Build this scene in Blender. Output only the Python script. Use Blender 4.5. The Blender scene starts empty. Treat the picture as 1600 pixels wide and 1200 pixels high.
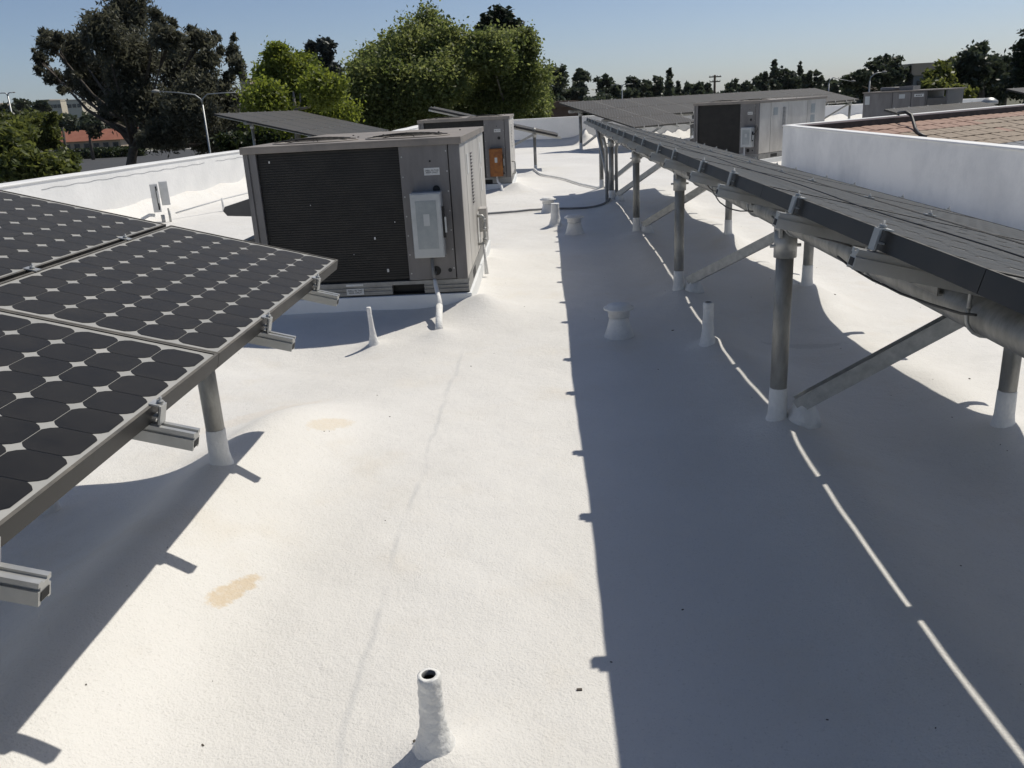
import bpy, math, random
import numpy as np
from mathutils import Vector, Matrix, Euler

R = math.radians
random.seed(7)
rng = np.random.default_rng(7)
sc = bpy.context.scene
col = sc.collection

# ------------------------------------------------------------------ camera
F, PITCH, ROLL, YAW = 1326.9, 0.3192, -0.0538, 0.0475
c_f = Vector((-math.sin(YAW)*math.cos(PITCH), math.cos(YAW)*math.cos(PITCH), -math.sin(PITCH)))
c_r0 = Vector((math.cos(YAW), math.sin(YAW), 0))
c_u0 = c_r0.cross(c_f)
c_r = c_r0*math.cos(ROLL) + c_u0*math.sin(ROLL)
c_u = c_r.cross(c_f)
cam = bpy.data.cameras.new('camera')
cam.sensor_width = 36
cam.lens = F*36/1600
cam.clip_start = 0.05
cam.clip_end = 20000
camo = bpy.data.objects.new('camera', cam)
m = Matrix((c_r, c_u, -c_f)).transposed().to_4x4()
camo.matrix_world = m
col.objects.link(camo)
sc.camera = camo

# ------------------------------------------------------------------ sky and sun
SUN_AZ, SUN_EL = R(50.5), R(56.5)          # azimuth from +Y towards +X
w = bpy.data.worlds.new('World'); sc.world = w; w.use_nodes = True
nt = w.node_tree
bg = nt.nodes['Background']
sky = nt.nodes.new('ShaderNodeTexSky')
sky.sky_type = 'NISHITA'; sky.sun_disc = False
sky.sun_elevation = SUN_EL; sky.sun_rotation = SUN_AZ
sky.altitude = 30; sky.air_density = 0.65; sky.dust_density = 0.7; sky.ozone_density = 2.4
nt.links.new(sky.outputs[0], bg.inputs[0])
bg.inputs[1].default_value = 0.118
sun = bpy.data.lights.new('sun', 'SUN')
sun.energy = 5.0; sun.angle = R(0.53); sun.color = (1.0, 0.945, 0.84)
suno = bpy.data.objects.new('sun', sun); col.objects.link(suno)
sd = Vector((math.sin(SUN_AZ)*math.cos(SUN_EL), math.cos(SUN_AZ)*math.cos(SUN_EL), math.sin(SUN_EL)))
suno.rotation_euler = sd.to_track_quat('Z', 'Y').to_euler()
sc.view_settings.view_transform = 'Standard'
sc.view_settings.look = 'None'
sc.view_settings.exposure = -0.36
sc.view_settings.gamma = 1.0
sc.view_settings.use_curve_mapping = False
sc.cycles.max_bounces = 8
sc.cycles.transparent_max_bounces = 8

H = 1.58            # eye height above the roof deck; the camera is the origin
GZ = -6.8           # street level


def ray(px, py):
    d = c_f*F + c_r*(px-800) - c_u*(py-600)
    return d

def at(px, py, Y):
    d = ray(px, py)
    return d*(Y/d.y)

# ------------------------------------------------------------------ materials
def nodes_of(name):
    m = bpy.data.materials.new(name); m.use_nodes = True
    return m, m.node_tree, m.node_tree.nodes['Principled BSDF']

def mat(name, c, rough=0.6, metal=0.0, var=0.12, vscale=6.0, c2=None, bump=0.0, bscale=60.0, coat=0.0,
        spec=0.5, stretch=None, thr=(0.35, 0.7)):
    m, t, b = nodes_of(name)
    N, L = t.nodes, t.links
    tc = N.new('ShaderNodeTexCoord'); oi = N.new('ShaderNodeObjectInfo')
    add = N.new('ShaderNodeVectorMath'); add.operation = 'MULTIPLY_ADD'
    add.inputs[1].default_value = stretch or (1, 1, 1)
    L.new(tc.outputs['Object'], add.inputs[0])
    mm = N.new('ShaderNodeMath'); mm.operation = 'MULTIPLY'; mm.inputs[1].default_value = 37.0
    L.new(oi.outputs['Random'], mm.inputs[0]); L.new(mm.outputs[0], add.inputs[2])
    n = N.new('ShaderNodeTexNoise'); n.inputs['Scale'].default_value = vscale
    n.inputs['Detail'].default_value = 7; n.inputs['Roughness'].default_value = 0.65
    L.new(add.outputs[0], n.inputs['Vector'])
    mr = N.new('ShaderNodeMapRange'); mr.inputs[1].default_value = thr[0]; mr.inputs[2].default_value = thr[1]
    L.new(n.outputs['Fac'], mr.inputs[0])
    mix = N.new('ShaderNodeMix'); mix.data_type = 'RGBA'
    if c2 is None:
        c2 = tuple(min(1, x*(1+var)) for x in c); c1 = tuple(x*(1-var) for x in c)
    else:
        c1 = c
    mix.inputs[6].default_value = (*c1, 1); mix.inputs[7].default_value = (*c2, 1)
    L.new(mr.outputs[0], mix.inputs[0]); L.new(mix.outputs[2], b.inputs['Base Color'])
    b.inputs['Metallic'].default_value = metal
    rr = N.new('ShaderNodeMapRange'); rr.inputs[3].default_value = max(0.03, rough-0.1); rr.inputs[4].default_value = min(1, rough+0.12)
    L.new(n.outputs['Fac'], rr.inputs[0]); L.new(rr.outputs[0], b.inputs['Roughness'])
    b.inputs['Specular IOR Level'].default_value = spec
    if coat:
        b.inputs['Coat Weight'].default_value = coat; b.inputs['Coat Roughness'].default_value = 0.12
    if bump:
        n2 = N.new('ShaderNodeTexNoise'); n2.inputs['Scale'].default_value = bscale; n2.inputs['Detail'].default_value = 4
        L.new(add.outputs[0], n2.inputs['Vector'])
        bu = N.new('ShaderNodeBump'); bu.inputs['Strength'].default_value = 1.0; bu.inputs['Distance'].default_value = bump
        L.new(n2.outputs['Fac'], bu.inputs['Height']); L.new(bu.outputs[0], b.inputs['Normal'])
    return m

def leafmat(name, c1, c2, trans=0.35, rough=0.45):
    m = bpy.data.materials.new(name); m.use_nodes = True
    t = m.node_tree; N, L = t.nodes, t.links
    b = N['Principled BSDF']; out = N['Material Output']
    a = N.new('ShaderNodeAttribute'); a.attribute_name = 'tone'
    mix = N.new('ShaderNodeMix'); mix.data_type = 'RGBA'
    mix.inputs[6].default_value = (*c1, 1); mix.inputs[7].default_value = (*c2, 1)
    L.new(a.outputs['Fac'], mix.inputs[0]); L.new(mix.outputs[2], b.inputs['Base Color'])
    b.inputs['Roughness'].default_value = rough; b.inputs['Specular IOR Level'].default_value = 0.28
    tr = N.new('ShaderNodeBsdfTranslucent')
    hs = N.new('ShaderNodeHueSaturation'); hs.inputs['Hue'].default_value = 0.485; hs.inputs['Saturation'].default_value = 1.15; hs.inputs['Value'].default_value = 2.0
    L.new(mix.outputs[2], hs.inputs['Color']); L.new(hs.outputs[0], tr.inputs['Color'])
    ms = N.new('ShaderNodeMixShader'); ms.inputs[0].default_value = trans
    L.new(b.outputs[0], ms.inputs[1]); L.new(tr.outputs[0], ms.inputs[2]); L.new(ms.outputs[0], out.inputs['Surface'])
    return m

def roof_material():
    m, t, b = nodes_of('white_foam_roof_coating')
    N, L = t.nodes, t.links
    tc = N.new('ShaderNodeTexCoord'); P = tc.outputs['Object']
    def noise(scale, detail=5, rough=0.6, vec=P):
        n = N.new('ShaderNodeTexNoise'); n.inputs['Scale'].default_value = scale; n.inputs['Detail'].default_value = detail
        n.inputs['Roughness'].default_value = rough; L.new(vec, n.inputs['Vector']); return n.outputs['Fac']
    def mrange(v, a, bb, c=0.0, d=1.0, smooth=True):
        n = N.new('ShaderNodeMapRange'); n.inputs[1].default_value = a; n.inputs[2].default_value = bb
        n.inputs[3].default_value = c; n.inputs[4].default_value = d
        if smooth: n.interpolation_type = 'SMOOTHSTEP'
        L.new(v, n.inputs[0]); return n.outputs[0]
    def math_(op, a, bb):
        n = N.new('ShaderNodeMath'); n.operation = op
        for i, v in enumerate((a, bb)):
            if isinstance(v, (int, float)): n.inputs[i].default_value = v
            else: L.new(v, n.inputs[i])
        return n.outputs[0]
    def mixc(fac, c1, c2):
        n = N.new('ShaderNodeMix'); n.data_type = 'RGBA'; L.new(fac, n.inputs[0])
        for i, c in ((6, c1), (7, c2)):
            if isinstance(c, tuple): n.inputs[i].default_value = (*c, 1)
            else: L.new(c, n.inputs[i])
        return n.outputs[2]
    def mul(vec, s):
        n = N.new('ShaderNodeVectorMath'); n.operation = 'MULTIPLY'; L.new(vec, n.inputs[0]); n.inputs[1].default_value = s
        return n.outputs[0]
    base = mixc(mrange(noise(0.9, 4), 0.3, 0.72), (0.675, 0.66, 0.63), (0.725, 0.712, 0.685))
    # faint warm and pinkish wash where dust dried
    base = mixc(mrange(noise(2.3, 6), 0.52, 0.8, 0, 0.55), base, (0.66, 0.615, 0.54))
    base = mixc(mrange(noise(5.5, 8, 0.75), 0.55, 0.85, 0, 0.4), base, (0.56, 0.545, 0.52))
    # fine grit
    base = mixc(mrange(noise(130, 2), 0.58, 0.78, 0, 0.5), base, (0.44, 0.43, 0.40))
    base = mixc(mrange(noise(60, 3), 0.60, 0.80, 0, 0.35), base, (0.50, 0.49, 0.46))
    sep = N.new('ShaderNodeSeparateXYZ'); L.new(P, sep.inputs[0])
    # tan stains
    def stain(cx, cy, ang, a, bb, strength, color):
        nonlocal base
        mp = N.new('ShaderNodeMapping'); mp.vector_type = 'TEXTURE'
        mp.inputs['Location'].default_value = (cx, cy, 0); mp.inputs['Rotation'].default_value = (0, 0, ang)
        mp.inputs['Scale'].default_value = (a, bb, 1)
        L.new(P, mp.inputs[0])
        z = mul(mp.outputs[0], (1, 1, 0))
        ln = N.new('ShaderNodeVectorMath'); ln.operation = 'LENGTH'; L.new(z, ln.inputs[0])
        d = math_('ADD', ln.outputs['Value'], math_('MULTIPLY', math_('SUBTRACT', noise(22, 6, 0.7), 0.5), 1.5))
        base = mixc(math_('MULTIPLY', mrange(d, 1.12, 0.72, 0, strength), mrange(noise(60, 5, 0.7), 0.25, 0.55, 0.55, 1.0)), base, color)
    stain(-1.115, 2.51, R(-24), 0.045, 0.125, 0.72, (0.60, 0.47, 0.30))
    stain(-1.12, 3.98, R(-30), 0.05, 0.16, 0.40, (0.62, 0.50, 0.32))
    stain(-1.62, 4.35, R(-60), 0.09, 0.4, 0.2, (0.68, 0.56, 0.42))
    stain(1.62, 5.35, R(70), 0.05, 0.26, 0.35, (0.4, 0.4, 0.38))
    # grey dirt pooled in low spots, faint trails
    base = mixc(math_('MULTIPLY', mrange(noise(0.55, 6, 0.7), 0.50, 0.72), mrange(noise(7.0, 6, 0.8), 0.35, 0.7, 0, 0.30)), base, (0.47, 0.46, 0.44))
    # dirty seam running away from the viewer
    seam = math_('ABSOLUTE', math_('ADD', math_('ADD', sep.outputs[0], 0.60), math_('MULTIPLY', math_('SUBTRACT', noise(1.3, 5), 0.5), 0.16)), 0)
    sm = mrange(seam, 0.02, 0.0, 0, 0.34)
    sm = math_('MULTIPLY', sm, mrange(noise(3.0, 4), 0.30, 0.55))
    sm = math_('MULTIPLY', sm, mrange(sep.outputs[1], 5.9, 5.2))
    base = mixc(sm, base, (0.42, 0.43, 0.44))
    # hairline wrinkles further off
    sm2 = math_('ABSOLUTE', math_('ADD', math_('SUBTRACT', sep.outputs[0], math_('MULTIPLY', math_('SUBTRACT', sep.outputs[1], 15.0), -0.62)), math_('MULTIPLY', noise(0.8, 3), -0.9)), 0)
    base = mixc(math_('MULTIPLY', mrange(sm2, 0.03, 0.0, 0, 0.3), mrange(sep.outputs[1], 13, 15)), base, (0.45, 0.45, 0.46))
    L.new(base, b.inputs['Base Color'])
    b.inputs['Roughness'].default_value = 0.62
    b.inputs['Specular IOR Level'].default_value = 0.35
    h = math_('ADD', math_('MULTIPLY', noise(130, 3, 0.6), 0.50), math_('MULTIPLY', noise(34, 5, 0.65), 0.55))
    bu = N.new('ShaderNodeBump'); bu.inputs['Strength'].default_value = 0.75; bu.inputs['Distance'].default_value = 0.0085
    L.new(h, bu.inputs['Height'])
    bu2 = N.new('ShaderNodeBump'); bu2.inputs['Strength'].default_value = 0.6; bu2.inputs['Distance'].default_value = 0.022
    L.new(noise(3.0, 3), bu2.inputs['Height']); L.new(bu.outputs[0], bu2.inputs['Normal'])
    L.new(bu2.outputs[0], b.inputs['Normal'])
    return m

M = {}
M['roof'] = roof_material()
M['parapet'] = mat('white_parapet_coating', (0.72, 0.72, 0.71), 0.6, var=0.0, c2=(0.82, 0.815, 0.80), vscale=1.6, bump=0.004, bscale=14)
M['wellwall'] = mat('patchy_white_wall', (0.66, 0.67, 0.68), 0.6, c2=(0.88, 0.88, 0.87), vscale=0.9, bump=0.003, bscale=20, thr=(0.3, 0.62))
M['foam'] = mat('white_pipe_foam', (0.68, 0.68, 0.67), 0.65, c2=(0.82, 0.82, 0.8), vscale=9, bump=0.006, bscale=55)
M['frame'] = mat('black_anodised_frame', (0.022, 0.022, 0.022), 0.45, metal=0.2, c2=(0.042, 0.039, 0.035), vscale=9)
M['frametop'] = mat('dusty_frame_lip', (0.085, 0.08, 0.07), 0.6, metal=0.1, c2=(0.16, 0.145, 0.12), vscale=14)
M['back'] = mat('module_backsheet', (0.34, 0.34, 0.32), 0.45, c2=(0.42, 0.41, 0.385), vscale=5, coat=0.0, spec=0.2)
M['cell'] = mat('solar_cell_dark', (0.010, 0.010, 0.0105), 0.5, c2=(0.022, 0.021, 0.020), vscale=5, coat=0.0, spec=0.16, bump=0.0)
for k_ in ('cell', 'back'):      # dry dust film on the glass
    b_ = M[k_].node_tree.nodes['Principled BSDF']
    b_.inputs['Sheen Weight'].default_value = 0.75; b_.inputs['Sheen Roughness'].default_value = 0.30
    b_.inputs['Sheen Tint'].default_value = (1.0, 0.80, 0.58, 1)
M['galv'] = mat('galvanised_steel', (0.34, 0.345, 0.335), 0.48, metal=0.55, c2=(0.52, 0.52, 0.50), vscale=22, bump=0.0006, bscale=90)
M['pipe'] = mat('weathered_galvanised_pipe', (0.19, 0.19, 0.18), 0.5, metal=0.5, c2=(0.42, 0.415, 0.39), vscale=10, bump=0.001, bscale=70, stretch=(1, 1, 0.35))
M['alu'] = mat('mill_aluminium', (0.48, 0.48, 0.46), 0.4, metal=0.7, c2=(0.60, 0.60, 0.58), vscale=8)
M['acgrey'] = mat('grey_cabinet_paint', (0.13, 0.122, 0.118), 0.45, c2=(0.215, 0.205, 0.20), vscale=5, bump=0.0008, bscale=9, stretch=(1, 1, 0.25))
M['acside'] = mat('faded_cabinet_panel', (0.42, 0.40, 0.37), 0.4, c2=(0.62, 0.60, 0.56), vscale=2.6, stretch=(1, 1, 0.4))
M['acbase'] = mat('worn_base_rail_metal', (0.20, 0.20, 0.195), 0.45, metal=0.3, c2=(0.34, 0.34, 0.33), vscale=7)
M['actop'] = mat('dusty_cabinet_top', (0.20, 0.18, 0.16), 0.6, c2=(0.31, 0.27, 0.23), vscale=3.5)
M['coil'] = mat('dark_condenser_coil', (0.012, 0.011, 0.010), 0.6, c2=(0.034, 0.031, 0.027), vscale=6, stretch=(1, 1, 1.5))
M['fin'] = mat('coil_guard_wire', (0.012, 0.012, 0.012), 0.6, c2=(0.028, 0.027, 0.025), vscale=5, spec=0.2)
M['black'] = mat('black_void', (0.008, 0.008, 0.008), 0.6)
M['boxgrey'] = mat('light_grey_switch_box', (0.40, 0.42, 0.425), 0.38, metal=0.1, c2=(0.50, 0.52, 0.52), vscale=5)
M['boxdoor'] = mat('blue_grey_switch_cover', (0.26, 0.29, 0.30), 0.38, metal=0.1, c2=(0.36, 0.385, 0.39), vscale=6)
M['rust'] = mat('rusty_orange_box', (0.16, 0.05, 0.015), 0.7, c2=(0.34, 0.14, 0.03), vscale=9)
M['curb'] = mat('painted_curb', (0.70, 0.72, 0.73), 0.5, c2=(0.80, 0.81, 0.81), vscale=3)
M['hood'] = mat('brown_rain_hood', (0.085, 0.08, 0.075), 0.5, c2=(0.12, 0.115, 0.11), vscale=6)
M['label'] = mat('white_sticker', (0.62, 0.62, 0.60), 0.4)
M['ink'] = mat('black_ink', (0.02, 0.02, 0.02), 0.5)
M['rubber'] = mat('black_cable', (0.03, 0.028, 0.025), 0.5)
M['conduit'] = mat('grey_conduit', (0.16, 0.165, 0.17), 0.45, metal=0.3, c2=(0.24, 0.245, 0.25))
M['tile_red'] = mat('pink_clay_tile', (0.27, 0.165, 0.125), 0.8, c2=(0.36, 0.235, 0.18), vscale=12, bump=0.004)
M['tile_tan'] = mat('tan_concrete_tile', (0.225, 0.175, 0.13), 0.8, c2=(0.33, 0.265, 0.20), vscale=12, bump=0.004)
M['tile_slate'] = mat('shade_blue_grey_tile', (0.12, 0.13, 0.15), 0.75, c2=(0.19, 0.20, 0.22), vscale=12, bump=0.004)  # bluish shade on the lower courses, painted into the tile colour
M['felt'] = mat('dark_flashing', (0.045, 0.04, 0.036), 0.8, c2=(0.10, 0.085, 0.07), vscale=7)
M['bark'] = mat('grey_brown_bark', (0.06, 0.05, 0.04), 0.9, c2=(0.13, 0.11, 0.09), vscale=3, bump=0.02, bscale=12)
M['palebark'] = mat('pale_mottled_bark', (0.16, 0.145, 0.12), 0.85, c2=(0.32, 0.29, 0.25), vscale=2.5, bump=0.01, bscale=10)
M['dirt'] = mat('dry_ground', (0.10, 0.09, 0.06), 0.95, c2=(0.07, 0.085, 0.04), vscale=0.05)
M['asphalt'] = mat('car_park_asphalt', (0.045, 0.046, 0.048), 0.9, c2=(0.062, 0.062, 0.063), vscale=0.2, bump=0.003, bscale=40)
M['concrete'] = mat('pale_concrete', (0.28, 0.27, 0.25), 0.85, c2=(0.36, 0.35, 0.33), vscale=0.8)
M['paint'] = mat('white_line_paint', (0.6, 0.6, 0.58), 0.8)
M['hill'] = mat('dry_grass_hill', (0.26, 0.20, 0.13), 0.95, c2=(0.33, 0.26, 0.175), vscale=0.002)
M['beige'] = mat('beige_stucco', (0.42, 0.34, 0.26), 0.85, c2=(0.47, 0.39, 0.30), vscale=0.3)
M['cream'] = mat('cream_stucco', (0.62, 0.56, 0.44), 0.85, c2=(0.68, 0.62, 0.5), vscale=0.3)
M['greywall'] = mat('grey_wall_panel', (0.20, 0.21, 0.22), 0.8, c2=(0.25, 0.26, 0.27), vscale=0.3)
M['louvre'] = mat('dark_louvre', (0.025, 0.03, 0.035), 0.6)
M['glass'] = mat('dark_window_glass', (0.02, 0.025, 0.03), 0.12, coat=0.5)
M['redroof'] = mat('red_clay_roof', (0.30, 0.11, 0.07), 0.8, c2=(0.38, 0.16, 0.10), vscale=0.6)
M['shingle'] = mat('brown_shingle', (0.16, 0.10, 0.07), 0.85, c2=(0.22, 0.15, 0.11), vscale=1.2)
M['carwhite'] = mat('white_car_paint', (0.7, 0.7, 0.7), 0.25, coat=0.6, var=0.02)
M['cardark'] = mat('dark_car_paint', (0.03, 0.035, 0.045), 0.25, coat=0.6, var=0.05)
M['carsilver'] = mat('silver_car_paint', (0.34, 0.35, 0.36), 0.3, metal=0.5, coat=0.6, var=0.03)
M['tyre'] = mat('tyre_rubber', (0.02, 0.02, 0.02), 0.8)
M['wood'] = mat('weathered_pole_wood', (0.07, 0.05, 0.035), 0.9, c2=(0.11, 0.085, 0.06), vscale=2)
M['polegrey'] = mat('galvanised_street_pole', (0.42, 0.43, 0.43), 0.45, metal=0.5, var=0.08)
M['leaf_maple'] = leafmat('plane_tree_leaves', (0.070, 0.098, 0.032), (0.205, 0.23, 0.10), 0.5, 0.5)
M['leaf_lime'] = leafmat('yellow_green_leaves', (0.07, 0.10, 0.02), (0.20, 0.235, 0.065), 0.5, 0.5)
M['leaf_euc'] = leafmat('eucalyptus_leaves', (0.040, 0.044, 0.030), (0.135, 0.135, 0.095), 0.35, 0.5)
M['leaf_blue'] = leafmat('blue_grey_leaves', (0.03, 0.038, 0.034), (0.075, 0.085, 0.075), 0.2)
M['leaf_dark'] = leafmat('dark_evergreen_leaves', (0.012, 0.020, 0.012), (0.034, 0.048, 0.026), 0.15)
M['leaf_far'] = leafmat('distant_tree_leaves', (0.028, 0.040, 0.026), (0.075, 0.09, 0.055), 0.25)
M['leaf_olive'] = leafmat('olive_green_leaves', (0.045, 0.06, 0.018), (0.14, 0.16, 0.055), 0.42)
M['hedge'] = leafmat('hedge_leaves', (0.015, 0.026, 0.010), (0.045, 0.06, 0.02), 0.2)

# ------------------------------------------------------------------ mesh builder
class MB:
    def __init__(s):
        s.v = []; s.f = []; s.mi = []; s.sm = []
    def face(s, idx, mi=0, sm=False):
        s.f.append(tuple(idx)); s.mi.append(mi); s.sm.append(sm)
    def box(s, c, d, mi=0, rot=None):
        n = len(s.v); hx, hy, hz = d[0]/2, d[1]/2, d[2]/2
        for z in (-hz, hz):
            for x, y in ((-hx, -hy), (hx, -hy), (hx, hy), (-hx, hy)):
                p = Vector((x, y, z))
                if rot is not None: p = rot @ p
                s.v.append((p.x+c[0], p.y+c[1], p.z+c[2]))
        for q in ((0, 3, 2, 1), (4, 5, 6, 7), (0, 1, 5, 4), (1, 2, 6, 5), (2, 3, 7, 6), (3, 0, 4, 7)):
            s.face([n+i for i in q], mi)
        return s
    def box2(s, a, b, mi=0):
        return s.box([(a[i]+b[i])/2 for i in range(3)], [abs(b[i]-a[i]) for i in range(3)], mi)
    def tube(s, pts, r, n=12, mi=0, caps=True):
        pts = [Vector(p) for p in pts]
        rs = r if isinstance(r, (list, tuple)) else [r]*len(pts)
        base = len(s.v); prev = None
        for i, p in enumerate(pts):
            if i == 0: t = pts[1]-pts[0]
            elif i == len(pts)-1: t = pts[-1]-pts[-2]
            else: t = (pts[i+1]-pts[i]).normalized()+(pts[i]-pts[i-1]).normalized()
            t = t.normalized()
            if prev is None:
                up = Vector((0, 0, 1)) if abs(t.z) < 0.9 else Vector((1, 0, 0))
                a = t.cross(up).normalized()
            else:
                a = (prev - t*prev.dot(t)).normalized()
            prev = a; b = t.cross(a)
            for k in range(n):
                g = 2*math.pi*k/n
                q = p + a*(math.cos(g)*rs[i]) + b*(math.sin(g)*rs[i])
                s.v.append(tuple(q))
        for i in range(len(pts)-1):
            for k in range(n):
                k2 = (k+1) % n
                s.face((base+i*n+k, base+i*n+k2, base+(i+1)*n+k2, base+(i+1)*n+k), mi, True)
        if caps:
            s.face([base+k for k in range(n)][::-1], mi)
            s.face([base+(len(pts)-1)*n+k for k in range(n)], mi)
        return s
    def lathe(s, prof, c=(0, 0, 0), n=20, mi=0, wob=0.0):
        base = len(s.v)
        for i, (r, z) in enumerate(prof):
            for k in range(n):
                g = 2*math.pi*k/n
                rr = r*(1+wob*math.sin(3*g+i)+wob*0.6*math.sin(7*g+2.3*i)) if wob else r
                s.v.append((c[0]+rr*math.cos(g), c[1]+rr*math.sin(g), c[2]+z))
        for i in range(len(prof)-1):
            for k in range(n):
                k2 = (k+1) % n
                s.face((base+i*n+k, base+i*n+k2, base+(i+1)*n+k2, base+(i+1)*n+k), mi, True)
        if prof[-1][0] > 1e-4:
            s.face([base+(len(prof)-1)*n+k for k in range(n)], mi)
        if prof[0][0] > 1e-4:
            s.face([base+k for k in range(n)][::-1], mi)
        return s
    def prism(s, poly, o, ax, ay, az, length, mi=0):
        """extrude polygon (2-D in ax, ay) along az"""
        n = len(poly); base = len(s.v)
        o, ax, ay, az = Vector(o), Vector(ax), Vector(ay), Vector(az)
        for L_ in (0, length):
            for (a, b) in poly:
                s.v.append(tuple(o+ax*a+ay*b+az*L_))
        for k in range(n):
            k2 = (k+1) % n
            s.face((base+k, base+k2, base+n+k2, base+n+k), mi)
        s.face([base+k for k in range(n)][::-1], mi); s.face([base+n+k for k in range(n)], mi)
        return s
    def quad(s, a, b, c, d, mi=0):
        n = len(s.v); s.v += [tuple(a), tuple(b), tuple(c), tuple(d)]; s.face((n, n+1, n+2, n+3), mi); return s
    def mesh(s, name, mats):
        me = bpy.data.meshes.new(name); me.from_pydata(s.v, [], s.f)
        for mm in (mats if isinstance(mats, (list, tuple)) else [mats]): me.materials.append(mm)
        me.polygons.foreach_set('material_index', s.mi); me.polygons.foreach_set('use_smooth', s.sm)
        me.update(); return me
    def build(s, name, mats, parent=None, loc=(0, 0, 0), rot=(0, 0, 0), bevel=0):
        return link(name, s.mesh(name, mats), parent, loc, rot, bevel)

def link(name, me, parent=None, loc=(0, 0, 0), rot=(0, 0, 0), bevel=0):
    o = bpy.data.objects.new(name, me); col.objects.link(o)
    o.parent = parent; o.location = loc; o.rotation_euler = rot
    if bevel:
        b = o.modifiers.new('bevel', 'BEVEL'); b.width = bevel; b.segments = 2; b.limit_method = 'ANGLE'; b.angle_limit = R(50)
    return o

def empty(name, loc=(0, 0, 0), rz=0.0):
    o = bpy.data.objects.new(name, None); o.empty_display_size = 0.2
    col.objects.link(o); o.location = loc; o.rotation_euler = (0, 0, rz); return o

def tag(o, label=None, cat=None, group=None, kind=None):
    if label: o['label'] = label
    if cat: o['category'] = cat
    if group: o['group'] = group
    if kind: o['kind'] = kind
    return o

def text(body, size, parent, loc, rot, m, name='lettering'):
    c = bpy.data.curves.new(name, 'FONT'); c.body = body; c.size = size; c.align_x = 'CENTER'; c.align_y = 'CENTER'
    c.extrude = 0.0006; c.resolution_u = 2; c.space_line = 0.9
    c.materials.append(m)
    tmp = bpy.data.objects.new('tmp', c); me = bpy.data.meshes.new_from_object(tmp)
    bpy.data.objects.remove(tmp); me.name = name
    return link(name, me, parent, loc, rot)

# ------------------------------------------------------------------ roof deck
W_L = [(-8.2, -6), (-7.25, 11.4), (-6.6, 19.5), (-4.4, 24.5), (-4.0, 31.8)]           # left parapet, inner face
W_F = [(-4.0, 31.8), (1.6, 31.8), (13.8, 41.5), (24.0, 49.0)]           # far parapet
WELL_C = (4.82, 17.8); WD = Vector((0.81, 0.586, 0)); WN = Vector((0.586, -0.81, 0))
AC_SPOTS = [(-0.62, 6.67, 0.0), (-0.57, 16.25, 0.0), (4.62, 18.95, R(-46))]

def seg_dist(X, Y, a, b):
    ax, ay = a; bx, by = b
    dx, dy = bx-ax, by-ay; L2 = dx*dx+dy*dy
    t = np.clip(((X-ax)*dx+(Y-ay)*dy)/L2, 0, 1)
    return np.hypot(X-(ax+t*dx), Y-(ay+t*dy))

MOUNDS = []   # (x, y, amp, radius)
def smooth(a, b, x):
    t = np.clip((x-a)/(b-a), 0, 1); return t*t*(3-2*t)

def roof_h(X, Y):
    X = np.asarray(X, float); Y = np.asarray(Y, float)
    z = np.zeros_like(X)
    g = lambda c, s_: np.exp(-((X-c)/s_)**2)
    wig = 0.05*np.sin(Y*1.9)+0.03*np.sin(Y*4.3+1)
    z += 0.18*g(-1.44+0.4*wig+0.10*smooth(3.2, 4.3, Y), 0.28)*(1-smooth(3.85, 4.7, Y))
    z -= 0.12*np.exp(-((X+1.75)/0.85)**2-((Y-5.75)/0.6)**2)
    z += 0.10*g(1.13+0.5*wig, 0.27)*(1-smooth(14.5, 16, Y))*(0.9+0.12*np.sin(Y*1.7+.5))
    z += 0.085*g(2.0+0.7*wig, 0.22)*(1-smooth(14.5, 16, Y))*(0.75+0.35*np.sin(Y*2.05))
    for (mx, my, am, ra) in MOUNDS:
        r = np.hypot(X-mx, Y-my); z += am*np.exp(-(r/ra)**1.4)
    for (ox, oy, rz) in AC_SPOTS:
        c, s_ = math.cos(-rz), math.sin(-rz)
        lx = (X-ox)*c-(Y-oy)*s_; ly = (X-ox)*s_+(Y-oy)*c
        qx = np.maximum(np.abs(lx+0.83)-0.85, 0); qy = np.maximum(np.abs(ly-1.38)-1.38, 0)
        d = np.hypot(qx, qy)
        z += 0.05*np.exp(-(d/0.22)**1.3)
    for pl in (W_L, W_F):
        for a, b in zip(pl[:-1], pl[1:]):
            d = seg_dist(X, Y, a, b); z = np.maximum(z, 0.30*np.exp(-(d/0.22)**1.2)+z*0.999)
    z += 0.010*np.sin(X*1.3+0.7*Y)+0.008*np.sin(2.1*Y-0.9*X+1)+0.006*np.sin(3.7*X+1.1*Y)
    z += 0.0022*np.sin(11*X+3*np.sin(2.3*Y))*np.sin(9*Y+2*np.sin(3.1*X)) + 0.0012*np.sin(23*X+2*Y)*np.sin(19*Y-4*X)
    return z

def rz_(x, y):
    return float(roof_h(np.array([x]), np.array([y]))[0]) - H

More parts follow.
